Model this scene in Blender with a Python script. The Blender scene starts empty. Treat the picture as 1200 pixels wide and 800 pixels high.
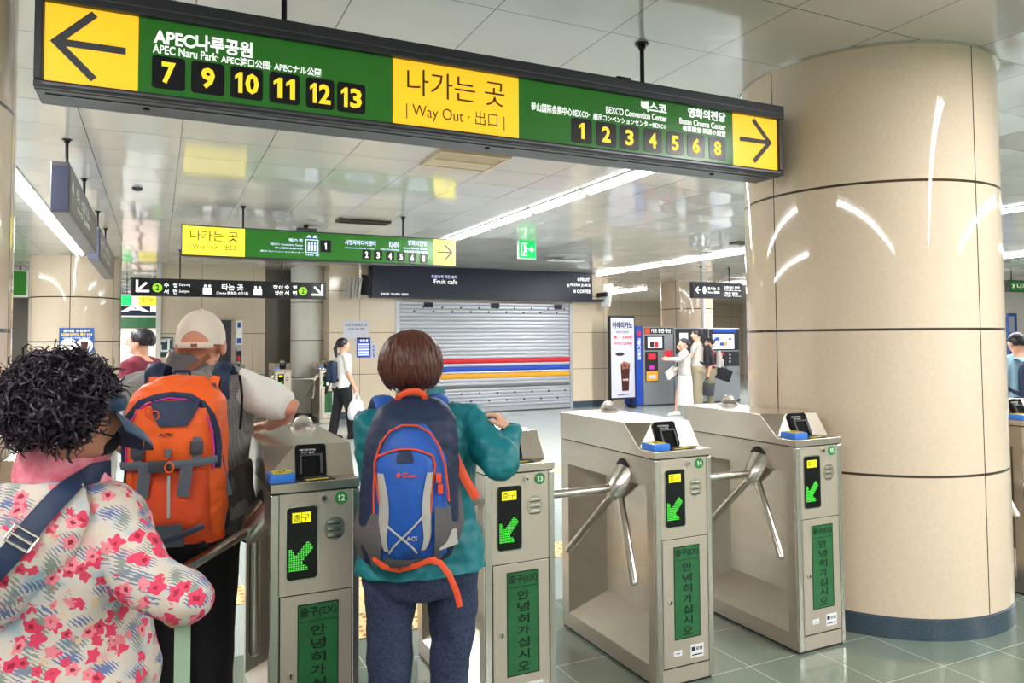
import bpy, bmesh, math, random
from mathutils import Vector as V, Matrix, noise
from mathutils.bvhtree import BVHTree
sc = bpy.context.scene
COL = sc.collection
PI = math.pi
random.seed(7)
# ------------------------------------------------------------------ camera
CAMZ = 1.55
F_PX, CY, YAW, PIT, ROLL = 872.19, 363.19, .4446, .0421, -.0067
fw = V((math.sin(YAW)*math.cos(PIT), math.cos(YAW)*math.cos(PIT), math.sin(PIT)))
r0 = V((math.cos(YAW), -math.sin(YAW), 0)); u0 = r0.cross(fw)
r2 = r0*math.cos(ROLL)+u0*math.sin(ROLL); u2 = u0*math.cos(ROLL)-r0*math.sin(ROLL)
cd = bpy.data.cameras.new('camera'); cam = bpy.data.objects.new('camera', cd); COL.objects.link(cam)
cam.matrix_world = Matrix(((r2.x, u2.x, -fw.x, 0), (r2.y, u2.y, -fw.y, 0), (r2.z, u2.z, -fw.z, CAMZ), (0, 0, 0, 1)))
cd.sensor_fit = 'HORIZONTAL'; cd.sensor_width = 36; cd.lens = F_PX/1200*36
cd.shift_y = -(400-CY)/1200; cd.clip_start = .05; cd.clip_end = 200
sc.camera = cam
# ------------------------------------------------------------------ light and exposure
EXPOSURE = 0.0
LINE_POWER = 56.0      # watts per metre of ceiling light line
TUBE_GLOW = 12.0
SIGN_GLOW = .55
sc.view_settings.view_transform = 'Standard'; sc.view_settings.look = 'None'
sc.view_settings.exposure = EXPOSURE; sc.view_settings.gamma = 1.0; sc.view_settings.use_curve_mapping = False
w = bpy.data.worlds.new('world'); sc.world = w; w.use_nodes = True
w.node_tree.nodes['Background'].inputs[0].default_value = (.8, .85, .9, 1)
w.node_tree.nodes['Background'].inputs[1].default_value = .5
H = 3.13
# ------------------------------------------------------------------ materials
def lin(c):
    return tuple((x/255/12.92 if x <= 10 else ((x/255+.055)/1.055)**2.4) for x in c)+(1,)
M = {}
def mat(name, rgb, rough=.5, metal=0., emit=0., spec=.5, coat=0., trans=0., var=0., vscale=20., bump=0., bscale=60., stretch=None, rgb2=None, ior=1.45):
    m = bpy.data.materials.new(name); m.use_nodes = True; nt = m.node_tree; b = nt.nodes['Principled BSDF']
    c = lin(rgb); b.inputs['Base Color'].default_value = c; b.inputs['Roughness'].default_value = rough
    b.inputs['Metallic'].default_value = metal; b.inputs['Specular IOR Level'].default_value = spec
    b.inputs['Coat Weight'].default_value = coat; b.inputs['Coat Roughness'].default_value = .05
    b.inputs['Transmission Weight'].default_value = trans; b.inputs['IOR'].default_value = ior
    if emit:
        b.inputs['Emission Color'].default_value = c; b.inputs['Emission Strength'].default_value = emit
    if var or bump or rgb2:
        tc = nt.nodes.new('ShaderNodeTexCoord'); mp = nt.nodes.new('ShaderNodeMapping')
        nt.links.new(tc.outputs['Object'], mp.inputs[0])
        if stretch: mp.inputs['Scale'].default_value = stretch
    if var or rgb2:
        n = nt.nodes.new('ShaderNodeTexNoise'); n.inputs['Scale'].default_value = vscale; n.inputs['Detail'].default_value = 5
        nt.links.new(mp.outputs[0], n.inputs['Vector'])
        r = nt.nodes.new('ShaderNodeValToRGB'); r.color_ramp.elements[0].position = .3; r.color_ramp.elements[1].position = .7
        a = tuple(max(0, x*(1-var)) for x in c[:3])+(1,); d = tuple(min(1, x*(1+var)) for x in c[:3])+(1,)
        if rgb2: a, d = c, lin(rgb2)
        r.color_ramp.elements[0].color = a; r.color_ramp.elements[1].color = d
        nt.links.new(n.outputs['Fac'], r.inputs[0]); nt.links.new(r.outputs[0], b.inputs['Base Color'])
    if bump:
        n2 = nt.nodes.new('ShaderNodeTexNoise'); n2.inputs['Scale'].default_value = bscale; n2.inputs['Detail'].default_value = 3
        nt.links.new(mp.outputs[0], n2.inputs['Vector'])
        bp = nt.nodes.new('ShaderNodeBump'); bp.inputs['Strength'].default_value = bump; bp.inputs['Distance'].default_value = .01
        nt.links.new(n2.outputs['Fac'], bp.inputs['Height']); nt.links.new(bp.outputs[0], b.inputs['Normal'])
    M[name] = m; return m
def nodes(m): return m.node_tree, m.node_tree.nodes['Principled BSDF']

def grid_mat(name, rgb, joint_rgb, sx, sy, ox, oy, jw, rough, tilt=0., var=.06, vscale=60., spec=.5, jw_y=None, rgb2=None):
    """tiles on a horizontal surface: world-aligned grid in object x,y (object at the origin)"""
    m = mat(name, rgb, rough, spec=spec); nt, b = nodes(m); L = nt.links.new
    tc = nt.nodes.new('ShaderNodeTexCoord'); sep = nt.nodes.new('ShaderNodeSeparateXYZ'); L(tc.outputs['Object'], sep.inputs[0])
    def math_(op, a, bb=None):
        n = nt.nodes.new('ShaderNodeMath'); n.operation = op
        for i, q in enumerate((a, bb)):
            if q is None: continue
            if isinstance(q, (int, float)): n.inputs[i].default_value = q
            else: L(q, n.inputs[i])
        return n.outputs[0]
    masks = []; cells = []
    for k, (s, o, j) in enumerate(((sx, ox, jw), (sy, oy, jw_y or jw))):
        t = math_('DIVIDE', math_('SUBTRACT', sep.outputs[k], o), s)
        fr = math_('FRACT', t); cells.append(math_('FLOOR', t))
        d = math_('MINIMUM', fr, math_('SUBTRACT', 1., fr))
        masks.append(math_('LESS_THAN', d, j/s/2))
    mk = math_('MAXIMUM', masks[0], masks[1])
    n = nt.nodes.new('ShaderNodeTexNoise'); n.inputs['Scale'].default_value = vscale; n.inputs['Detail'].default_value = 8
    L(tc.outputs['Object'], n.inputs['Vector'])
    r = nt.nodes.new('ShaderNodeValToRGB'); c = lin(rgb)
    r.color_ramp.elements[0].position = .35; r.color_ramp.elements[1].position = .65
    r.color_ramp.elements[0].color = tuple(x*(1-var) for x in c[:3])+(1,)
    r.color_ramp.elements[1].color = lin(rgb2) if rgb2 else tuple(x*(1+var) for x in c[:3])+(1,)
    L(n.outputs['Fac'], r.inputs[0])
    mx = nt.nodes.new('ShaderNodeMix'); mx.data_type = 'RGBA'; L(mk, mx.inputs['Factor']); L(r.outputs[0], mx.inputs['A']); mx.inputs['B'].default_value = lin(joint_rgb)
    L(mx.outputs['Result'], b.inputs['Base Color'])
    if tilt:
        cb = nt.nodes.new('ShaderNodeCombineXYZ'); L(cells[0], cb.inputs[0]); L(cells[1], cb.inputs[1])
        wn = nt.nodes.new('ShaderNodeTexWhiteNoise'); wn.noise_dimensions = '2D'; L(cb.outputs[0], wn.inputs['Vector'])
        geo = nt.nodes.new('ShaderNodeNewGeometry')
        sub = nt.nodes.new('ShaderNodeVectorMath'); sub.operation = 'SUBTRACT'; L(wn.outputs['Color'], sub.inputs[0]); sub.inputs[1].default_value = (.5, .5, .5)
        n2 = nt.nodes.new('ShaderNodeTexNoise'); n2.inputs['Scale'].default_value = 2.2; L(tc.outputs['Object'], n2.inputs['Vector'])
        sub2 = nt.nodes.new('ShaderNodeVectorMath'); sub2.operation = 'SUBTRACT'; L(n2.outputs['Color'], sub2.inputs[0]); sub2.inputs[1].default_value = (.5, .5, .5)
        ad0 = nt.nodes.new('ShaderNodeVectorMath'); ad0.operation = 'ADD'; L(sub.outputs[0], ad0.inputs[0]); L(sub2.outputs[0], ad0.inputs[1])
        sc_ = nt.nodes.new('ShaderNodeVectorMath'); sc_.operation = 'SCALE'; L(ad0.outputs[0], sc_.inputs[0]); sc_.inputs['Scale'].default_value = tilt
        ad = nt.nodes.new('ShaderNodeVectorMath'); ad.operation = 'ADD'; L(geo.outputs['Normal'], ad.inputs[0]); L(sc_.outputs[0], ad.inputs[1])
        nm = nt.nodes.new('ShaderNodeVectorMath'); nm.operation = 'NORMALIZE'; L(ad.outputs[0], nm.inputs[0]); L(nm.outputs[0], b.inputs['Normal'])
    return m

grid_mat('ceiling_panel', (208, 201, 195), (104, 100, 96), .645, .605, -.5, 3.17, .006, .09, tilt=.03, var=.015, vscale=3, spec=.95)
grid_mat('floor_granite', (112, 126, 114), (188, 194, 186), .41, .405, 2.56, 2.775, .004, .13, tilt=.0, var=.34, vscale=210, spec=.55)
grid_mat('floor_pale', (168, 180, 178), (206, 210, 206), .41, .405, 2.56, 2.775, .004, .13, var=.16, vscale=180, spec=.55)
mat('column_tile', (224, 204, 181), .035, spec=.6, coat=.3, var=.045, vscale=55)
mat('wall_tile', (214, 197, 174), .12, var=.04, vscale=40)
mat('pale_wall', (214, 212, 205), .3, var=.03, vscale=6)
mat('joint', (70, 62, 54), .6)
mat('granite_base', (64, 78, 92), .25, var=.35, vscale=160)
mat('steel', (206, 196, 184), .27, metal=.9, bump=.03, bscale=30, stretch=(40, 1.5, 40))
mat('steel_side', (190, 180, 168), .34, metal=.82, bump=.04, bscale=14, stretch=(3, 1, 3), var=.06, vscale=5)
mat('steel_bright', (216, 210, 202), .22, metal=.95)
mat('steel_panel', (214, 201, 186), .38, metal=.72, bump=.02, bscale=40, stretch=(60, 1, 1))
mat('seam_dark', (38, 36, 35), .6)
mat('black_plastic', (24, 25, 30), .5); mat('reader_black', (8, 8, 10), .7, spec=.2)
mat('black_glass', (9, 9, 11), .08)
mat('dark_grey', (62, 64, 70), .45)
mat('blue_plastic', (62, 128, 226), .35)
mat('yellow_label', (238, 214, 40), .5)
mat('led_green', (70, 225, 60), .4, emit=.9)
mat('led_yellow', (232, 226, 20), .4, emit=.75)
mat('badge_green', (46, 142, 70), .4)
mat('white_ink', (240, 240, 240), .5)
mat('sticker_green', (38, 106, 60), .35, var=.16, vscale=14)
mat('sticker_ink', (16, 30, 20), .5)
mat('sticker_white', (232, 232, 230), .5)
mat('navy_ink', (30, 36, 84), .5)
mat('sign_green', (44, 112, 38), .22, emit=SIGN_GLOW*.55)
mat('sign_yellow', (248, 196, 40), .3, emit=SIGN_GLOW*1.3)
mat('sign_yellow_pale', (242, 226, 70), .3, emit=SIGN_GLOW*1.1)
mat('sign_white', (246, 246, 246), .4, emit=.75)
mat('sign_bluewhite', (206, 214, 255), .4, emit=.8)
mat('sign_frame', (56, 57, 64), .38, metal=.3)
mat('sign_frame_light', (100, 100, 105), .35, metal=.6)
mat('sign_arrow_grey', (70, 72, 82), .45)
mat('sign_number', (250, 214, 40), .4, emit=.7)
mat('number_black', (17, 15, 26), .25)
mat('sign_brown', (84, 56, 20), .5)
mat('sign_black', (26, 27, 32), .3)
mat('exit_green', (22, 186, 96), .4, emit=.9)
mat('tube_glow', (255, 255, 255), .4, emit=TUBE_GLOW)
mat('fixture_white', (235, 235, 235), .3)
mat('rod_dark', (34, 32, 34), .4, metal=.5)
mat('beige_vent', (188, 168, 138), .5)
mat('vent_dark', (84, 74, 64), .6)
mat('cafe_navy', (34, 37, 56), .35)
mat('shutter', (186, 188, 196), .35, metal=.55)
mat('shutter_dark', (104, 98, 96), .45)
mat('red', (208, 34, 52), .45); mat('blue', (34, 72, 184), .45); mat('amber', (238, 164, 24), .45)
mat('tactile', (226, 196, 140), .55, var=.08)
mat('tactile_dot', (196, 150, 84), .55)
mat('glass', (255, 255, 255), .02, trans=1., ior=1.45)
mat('skin', (214, 160, 134), .5, var=.05, vscale=9)
mat('skin_old', (204, 140, 114), .5, var=.06, vscale=9)
mat('hair_black', (30, 22, 32), .42)
mat('hair_curl', (36, 26, 40), .4)
mat('hair_brown', (84, 46, 36), .4, var=.25, vscale=70)
mat('visor_navy', (24, 58, 88), .6, bump=.15, bscale=300)
mat('cap_beige', (220, 206, 192), .8, bump=.1, bscale=250)
mat('teal', (18, 118, 128), .5, var=.1, vscale=7, bump=.5, bscale=22)
mat('jeans', (33, 41, 66), .8, rgb2=(60, 70, 102), vscale=120, bump=.45, bscale=24)
mat('trousers_dark', (34, 33, 40), .85, var=.15, vscale=7, bump=.5, bscale=16)
mat('white_cloth', (226, 222, 218), .8, bump=.35, bscale=18)
mat('orange', (238, 96, 32), .6, var=.1, vscale=8, bump=.4, bscale=26)
mat('orange_deep', (222, 76, 34), .6, bump=.35, bscale=30)
mat('pack_navy', (24, 40, 70), .6, var=.1, vscale=9, bump=.4, bscale=30)
mat('pack_blue', (26, 84, 172), .55, var=.1, vscale=7, bump=.4, bscale=26)
mat('pack_grey', (104, 108, 116), .65)
mat('mesh_grey', (92, 88, 90), .8, var=.12, vscale=160)
mat('strap_grey', (92, 98, 110), .6, bump=.15, bscale=300)
mat('silver_grey', (176, 172, 166), .5)
mat('brown_leather', (128, 76, 50), .55)
mat('pale_green', (146, 168, 142), .6)
mat('maroon', (112, 26, 50), .75)
mat('magenta', (196, 48, 170), .7)
mat('black_cloth', (22, 22, 26), .8)
mat('grey_cloth', (176, 170, 162), .8)
mat('olive_cloth', (140, 130, 108), .8)
mat('light_blue_cloth', (150, 186, 208), .75)
mat('plastic_bag', (226, 222, 224), .35)
mat('eye_white', (238, 236, 232), .2)
mat('mask_white', (226, 226, 228), .7)
mat('vending_grey', (158, 160, 166), .3, metal=.7)
mat('vending_blue', (28, 70, 168), .35)
mat('screen_white', (226, 232, 238), .2, emit=.55)
mat('poster_white', (198, 198, 212), .4)
mat('poster_blue', (36, 92, 178), .4)
mat('coffee', (70, 34, 26), .3)
mat('coffee_light', (150, 92, 76), .3)
mat('orange_panel', (240, 160, 30), .4)
mat('dark_wall', (112, 106, 96), .25)
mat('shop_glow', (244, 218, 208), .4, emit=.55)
mat('teal_sign', (34, 66, 72), .4)
mat('wood_slat', (166, 132, 92), .5)
mat('cart_grey', (150, 146, 140), .45)

mat('line_green', (150, 206, 48), .4, emit=.5); mat('steel_blue', (60, 66, 88), .4, metal=.3); mat('sign_face_off', (96, 94, 92), .3)

def floral():
    m = mat('floral', (236, 226, 216), .7); nt, b = nodes(m); L = nt.links.new
    tc = nt.nodes.new('ShaderNodeTexCoord')
    wz = nt.nodes.new('ShaderNodeTexNoise'); wz.inputs['Scale'].default_value = 26; L(tc.outputs['Object'], wz.inputs['Vector'])
    def warped(scale, amt, off=(0, 0, 0), rot=(0, 0, 0)):
        mp = nt.nodes.new('ShaderNodeMapping'); mp.inputs['Scale'].default_value = scale; mp.inputs['Location'].default_value = off; mp.inputs['Rotation'].default_value = rot
        L(tc.outputs['Object'], mp.inputs[0])
        mx = nt.nodes.new('ShaderNodeVectorMath'); mx.operation = 'MULTIPLY_ADD'
        L(wz.outputs['Color'], mx.inputs[0]); mx.inputs[1].default_value = (amt,)*3; L(mp.outputs[0], mx.inputs[2])
        return mx.outputs[0]
    def vor(vec, feature='F1'):
        v = nt.nodes.new('ShaderNodeTexVoronoi'); v.inputs['Scale'].default_value = 1.; v.feature = feature; v.inputs['Randomness'].default_value = .85; L(vec, v.inputs['Vector']); return v
    def petal(v, vec, n=5, amt=.17):
        d = nt.nodes.new('ShaderNodeVectorMath'); d.operation = 'SUBTRACT'; L(vec, d.inputs[0]); L(v.outputs['Position'], d.inputs[1])
        sp = nt.nodes.new('ShaderNodeSeparateXYZ'); L(d.outputs[0], sp.inputs[0])
        a = mth('ARCTAN2', sp.outputs[2], sp.outputs[0])
        return mth('MULTIPLY', v.outputs['Distance'], mth('SUBTRACT', 1., mth('MULTIPLY', mth('COSINE', mth('MULTIPLY', a, float(n)), 0.), amt)))
    def mth(op, a, bb):
        n = nt.nodes.new('ShaderNodeMath'); n.operation = op
        for i, q in enumerate((a, bb)):
            if isinstance(q, (int, float)): n.inputs[i].default_value = q
            else: L(q, n.inputs[i])
        return n.outputs[0]
    def sepc(v): 
        s = nt.nodes.new('ShaderNodeSeparateColor'); L(v.outputs['Color'], s.inputs[0]); return s
    def mix(a, c, f):
        x = nt.nodes.new('ShaderNodeMix'); x.data_type = 'RGBA'; L(f, x.inputs['Factor']); L(a, x.inputs['A'])
        if isinstance(c, tuple): x.inputs['B'].default_value = lin(c)
        else: L(c, x.inputs['B'])
        return x.outputs['Result']
    # pale wash: cream, faint blue, faint pink
    wn = nt.nodes.new('ShaderNodeTexNoise'); wn.inputs['Scale'].default_value = 13; L(tc.outputs['Object'], wn.inputs['Vector'])
    rp = nt.nodes.new('ShaderNodeValToRGB'); e = rp.color_ramp.elements
    e[0].position = .3; e[0].color = lin((148, 168, 180)); e[1].position = .72; e[1].color = lin((204, 158, 156))
    k = rp.color_ramp.elements.new(.45); k.color = lin((196, 187, 178)); k = rp.color_ramp.elements.new(.62); k.color = lin((198, 185, 170))
    L(wn.outputs['Fac'], rp.inputs[0]); base = rp.outputs[0]
    # leaves: serrated fronds in grey-blue
    for off, sc3, rot, colr in (((3, 1, 2), (15, 15, 30), (.4, .7, .3), (112, 124, 142)), ((7, 4, 1), (30, 15, 15), (.2, -.6, .5), (128, 136, 128)), ((1, 9, 5), (16, 16, 33), (-.8, .3, 1.1), (94, 108, 150))):
        v = vor(warped(sc3, .35, off, rot)); s = sepc(v)
        wv = nt.nodes.new('ShaderNodeTexWave'); wv.inputs['Scale'].default_value = 60; wv.inputs['Distortion'].default_value = 4; wv.bands_direction = 'DIAGONAL'; L(tc.outputs['Object'], wv.inputs['Vector'])
        th = mth('MULTIPLY_ADD', wv.outputs['Fac'], .34)
        nt.nodes[-1].inputs[2].default_value = .2
        f = mth('MULTIPLY', mth('LESS_THAN', v.outputs['Distance'], th), mth('GREATER_THAN', s.outputs[0], .6))
        base = mix(base, colr, f)
    # beige sprigs
    v = vor(warped((38, 38, 38), .8, (5, 5, 5))); s = sepc(v)
    base = mix(base, (206, 178, 140), mth('MULTIPLY', mth('LESS_THAN', v.outputs['Distance'], .26), mth('GREATER_THAN', s.outputs[1], .72)))
    # pink hibiscus with darker hearts
    for off, s0, thr, colr in (((0, 0, 0), 26., .46, (212, 56, 92)), ((11, 3, 8), 35., .42, (206, 60, 90)), ((4, 12, 3), 30., .42, (222, 124, 136))):
        w0 = warped((s0,)*3, .5, off); v = vor(w0); s = sepc(v); pd_ = petal(v, w0)
        sel = mth('GREATER_THAN', s.outputs[0], .66)
        base = mix(base, colr, mth('MULTIPLY', mth('LESS_THAN', pd_, thr), sel))
        base = mix(base, (150, 18, 48), mth('MULTIPLY', mth('LESS_THAN', pd_, thr*.4), sel))
    L(base, b.inputs['Base Color'])
    nb = nt.nodes.new('ShaderNodeTexNoise'); nb.inputs['Scale'].default_value = 15; nb.inputs['Detail'].default_value = 4; L(tc.outputs['Object'], nb.inputs['Vector'])
    bp = nt.nodes.new('ShaderNodeBump'); bp.inputs['Strength'].default_value = .5; bp.inputs['Distance'].default_value = .012; L(nb.outputs['Fac'], bp.inputs['Height']); L(bp.outputs[0], b.inputs['Normal'])
    return m
floral()
def pinkfloral():
    m = mat('floral_pink', (228, 98, 128), .75, rgb2=(244, 168, 180), vscale=34)
pinkfloral()
def weave(name, a, c, s):
    m = mat(name, a, .85); nt, b = nodes(m); L = nt.links.new
    tc = nt.nodes.new('ShaderNodeTexCoord'); mp = nt.nodes.new('ShaderNodeMapping'); mp.inputs['Rotation'].default_value = (0, PI/4, 0); L(tc.outputs['Object'], mp.inputs[0])
    ck = nt.nodes.new('ShaderNodeTexChecker'); ck.inputs['Scale'].default_value = s; L(mp.outputs[0], ck.inputs['Vector'])
    ck.inputs[1].default_value = lin(a); ck.inputs[2].default_value = lin(c); L(ck.outputs[0], b.inputs['Base Color'])
weave('vest_mesh', (150, 148, 146), (106, 104, 104), 190)

# ------------------------------------------------------------------ mesh helpers
class MB:
    def __init__(s): s.v = []; s.f = []; s.m = []
    def add(s, vs, fs, mi=0):
        o = len(s.v); s.v += [tuple(v) for v in vs]; s.f += [tuple(i+o for i in f) for f in fs]; s.m += [mi]*len(fs); return s
    def box(s, lo, hi, mi=0):
        (a, b, c), (d, e, f) = lo, hi
        return s.add([(a,b,c),(d,b,c),(d,e,c),(a,e,c),(a,b,f),(d,b,f),(d,e,f),(a,e,f)], [(0,3,2,1),(4,5,6,7),(0,1,5,4),(1,2,6,5),(2,3,7,6),(3,0,4,7)], mi)
    def obox(s, c, ax, ay, az, mi=0):
        c = V(c); ax, ay, az = V(ax), V(ay), V(az)
        vs = [c+ax*i+ay*j+az*k for k in (-1,1) for i, j in ((-1,-1),(1,-1),(1,1),(-1,1))]
        return s.add(vs, [(0,3,2,1),(4,5,6,7),(0,1,5,4),(1,2,6,5),(2,3,7,6),(3,0,4,7)], mi)
    def loft(s, rings, mi=0, cap=True):
        n = len(rings[0]); vs = [p for r in rings for p in r]; fs = []
        for i in range(len(rings)-1):
            for j in range(n):
                k = (j+1) % n; fs.append((i*n+j, i*n+k, (i+1)*n+k, (i+1)*n+j))
        if cap:
            fs.append(tuple(range(n))[::-1]); fs.append(tuple((len(rings)-1)*n+j for j in range(n)))
        return s.add(vs, fs, mi)
    def tube(s, path, rad, n=10, mi=0, flat=None, up=None):
        """flat=(a,b): elliptical section multipliers; up: reference normal for the b axis"""
        P_ = [V(p) for p in path]; R = rad if isinstance(rad, (list, tuple)) else [rad]*len(P_); rings = []; pv = None
        for i, p in enumerate(P_):
            t = (P_[min(i+1, len(P_)-1)]-P_[max(i-1, 0)])
            t = t.normalized() if t.length > 1e-9 else V((0, 0, 1))
            if up is not None: ref = V(up[i] if isinstance(up[0], (list, tuple, V)) else up)
            elif pv is None: ref = V((0, 0, 1)) if abs(t.z) < .9 else V((1, 0, 0))
            else: ref = pv
            b_ = (ref-t*ref.dot(t)); b_ = b_.normalized() if b_.length > 1e-6 else V((1, 0, 0)); a_ = t.cross(b_); pv = b_
            fa, fb = flat or (1, 1)
            rings.append([p+a_*(math.cos(2*PI*k/n)*R[i]*fa)+b_*(math.sin(2*PI*k/n)*R[i]*fb) for k in range(n)])
        return s.loft(rings, mi)
    def ball(s, c, r, nu=16, nv=10, frame=None, mi=0, pw=1.):
        c = V(c); r = (r,)*3 if isinstance(r, (int, float)) else r
        ex, ey, ez = frame or (V((1,0,0)), V((0,1,0)), V((0,0,1)))
        rings = []
        for i in range(nv+1):
            th = PI*i/nv; st, ct = math.sin(th), math.cos(th)
            if i in (0, nv): st = 1e-3
            rings.append([c+ex*(r[0]*st*math.cos(2*PI*k/nu))+ey*(r[1]*st*math.sin(2*PI*k/nu))-ez*(r[2]*ct) for k in range(nu)])
        return s.loft(rings, mi)
    def prism(s, poly, origin, ex, ey, ez, mi=0):
        """poly in (ex,ey), extruded along ez (full vector)"""
        o, ex, ey, ez = V(origin), V(ex), V(ey), V(ez); n = len(poly)
        a = [o+ex*p[0]+ey*p[1] for p in poly]; b = [q+ez for q in a]
        fs = [tuple(range(n))[::-1], tuple(range(n, 2*n))]+[(i, (i+1) % n, n+(i+1) % n, n+i) for i in range(n)]
        return s.add(a+b, fs, mi)
    def cyl(s, a, b, r, n=16, mi=0, r2=None): return s.tube([a, b], [r, r if r2 is None else r2], n, mi)
    def lathe(s, prof, c, n=32, mi=0, cap=True):
        c = V(c)
        return s.loft([[c+V((r*math.cos(2*PI*k/n), r*math.sin(2*PI*k/n), z)) for k in range(n)] for r, z in prof], mi, cap)
    def build(s, name, mats, parent=None, smooth=35, bevel=0., loc=None, rot=None, fix=True):
        me = bpy.data.meshes.new(name); me.from_pydata(s.v, [], s.f); me.validate(clean_customdata=False)
        mats = mats if isinstance(mats, (list, tuple)) else [mats]
        for m in mats: me.materials.append(M[m] if isinstance(m, str) else m)
        if len(mats) > 1 and len(me.polygons) == len(s.m):
            me.polygons.foreach_set('material_index', s.m)
        if fix or bevel:
            bm = bmesh.new(); bm.from_mesh(me)
            if fix: bmesh.ops.recalc_face_normals(bm, faces=bm.faces)
            if bevel:
                es = [e for e in bm.edges if len(e.link_faces) == 2 and e.calc_face_angle(0) > .6]
                bmesh.ops.bevel(bm, geom=es, offset=bevel, segments=2, profile=.6, affect='EDGES', clamp_overlap=True)
            bm.to_mesh(me); bm.free()
        if smooth:
            me.polygons.foreach_set('use_smooth', [True]*len(me.polygons)); me.set_sharp_from_angle(angle=math.radians(smooth))
        return link(name, me, parent, loc, rot)
def link(name, me, parent=None, loc=None, rot=None):
    o = bpy.data.objects.new(name, me); COL.objects.link(o)
    if parent: o.parent = parent
    if loc is not None: o.location = loc
    if rot is not None: o.rotation_euler = rot
    return o
def tag(o, label, cat, group=None):
    o['label'] = label; o['category'] = cat
    if group: o['group'] = group
    return o
def thing(name, label, cat, loc=(0, 0, 0), rz=0, group=None):
    o = bpy.data.objects.new(name, None); COL.objects.link(o); o.location = loc; o.rotation_euler = (0, 0, rz); o.empty_display_size = .1
    return tag(o, label, cat, group)
def struct(o): o['kind'] = 'structure'; return o
def copy_tree(o, parent=None):
    c = o.copy(); COL.objects.link(c)
    if parent: c.parent = parent
    for ch in [x for x in KIDS(o)]: copy_tree(ch, c)
    return c
def KIDS(o): return [x for x in bpy.data.objects if x.parent == o]
def rrect(w_, h_, r, n=4):
    p = []
    for cx, cy, a0 in ((w_/2-r, h_/2-r, 0), (-w_/2+r, h_/2-r, 90), (-w_/2+r, -h_/2+r, 180), (w_/2-r, -h_/2+r, 270)):
        for i in range(n+1):
            a = math.radians(a0+90*i/n); p.append((cx+r*math.cos(a), cy+r*math.sin(a)))
    return p
def digits(s, m, parent, x0, x1, z0, z1, y, bold=.025, name='lettering', th=.0012, fr=None):
    """numerals in a row; the figure one is drawn with its flag"""
    ex, ey, ez = (V(q) for q in (fr or XF)); wt = [.62 if c == '1' else 1. for c in s]; tot = sum(wt)+.16*(len(s)-1); u = x1-x0; x = x0; mb = MB()
    for c, w_ in zip(s, wt):
        a, b = x, x+u*w_/tot
        if c == '1': mb.prism([(a+(b-a)*p, z0+(z1-z0)*q) for p, q in ((.42, 0), (.92, 0), (.92, 1), (.55, 1), (.02, .8), (.02, .62), (.42, .76))], ez*y, ex, ey, ez*th)
        else: text(c, m, parent, a, b, z0, z1, y, bold=bold, res=2, mb=mb, th=th)
        x = b+u*.16/tot
    return mb.build(name, m, parent, smooth=0, fix=False)
XF = ((1, 0, 0), (0, 0, 1), (0, -1, 0))      # face looking to -Y: right, up, normal
def panel(name, m, parent, x0, x1, z0, z1, y, th=.004, r=0., fr=XF, o=(0, 0, 0), bevel=0.):
    """flat panel on a face; (x,z) run along right/up, y is the offset along the normal (front = y+th)"""
    ex, ey, ez = (V(q) for q in fr)
    w_, h_ = x1-x0, z1-z0
    poly = rrect(w_, h_, r) if r else [(w_/2, h_/2), (-w_/2, h_/2), (-w_/2, -h_/2), (w_/2, -h_/2)]
    return MB().prism(poly, V(o)+ex*(x0+x1)/2+ey*(z0+z1)/2+ez*y, ex, ey, ez*th).build(name, m, parent, smooth=30, bevel=bevel)
TXT = {}
def text_raw(s, bold, res, space):
    key = (s, bold, res, space)
    if key in TXT: return TXT[key]
    cu = bpy.data.curves.new('t', 'FONT'); cu.body = s; cu.size = 1; cu.resolution_u = res; cu.offset = bold; cu.space_line = space
    cu.align_x = 'CENTER'
    ob = bpy.data.objects.new('t', cu); COL.objects.link(ob)
    dg = bpy.context.evaluated_depsgraph_get(); dg.update()
    me = bpy.data.meshes.new_from_object(ob.evaluated_get(dg))
    bpy.data.objects.remove(ob); bpy.data.curves.remove(cu)
    vs = [v.co.copy() for v in me.vertices]; fs = [tuple(p.vertices) for p in me.polygons]
    bpy.data.meshes.remove(me)
    TXT[key] = (vs, fs); return TXT[key]
def text(s, m, parent, x0, x1, z0, z1, y, fr=XF, o=(0, 0, 0), bold=0., res=3, name='lettering', space=1., mb=None, th=.0012):
    """lettering stretched to fill the rectangle; has real thickness"""
    vs, fs = text_raw(s, bold, res, space)
    if not vs: return None
    xs = [v.x for v in vs]; ys = [v.y for v in vs]
    ax, bx, ay, by = min(xs), max(xs), min(ys), max(ys)
    ex, ey, ez = (V(q) for q in fr); O = V(o)
    q = [O+ex*(x0+(v.x-ax)/(bx-ax)*(x1-x0))+ey*(z0+(v.y-ay)/max(by-ay, 1e-6)*(z1-z0))+ez*(y+th) for v in vs]
    t = mb or MB(); n = len(q)
    t.add(q, fs)
    # rim: boundary edges down to the surface
    cnt = {}
    for f in fs:
        for i in range(len(f)):
            a, b = f[i], f[(i+1) % len(f)]; k = (min(a, b), max(a, b)); cnt[k] = None if k in cnt else (a, b)
    t.add(q+[p-ez*th for p in q], [(b, a, a+n, b+n) for e in cnt.values() if e for a, b in [e]])
    if mb: return mb
    return t.build(name, m, parent, smooth=0, fix=False)
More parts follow.
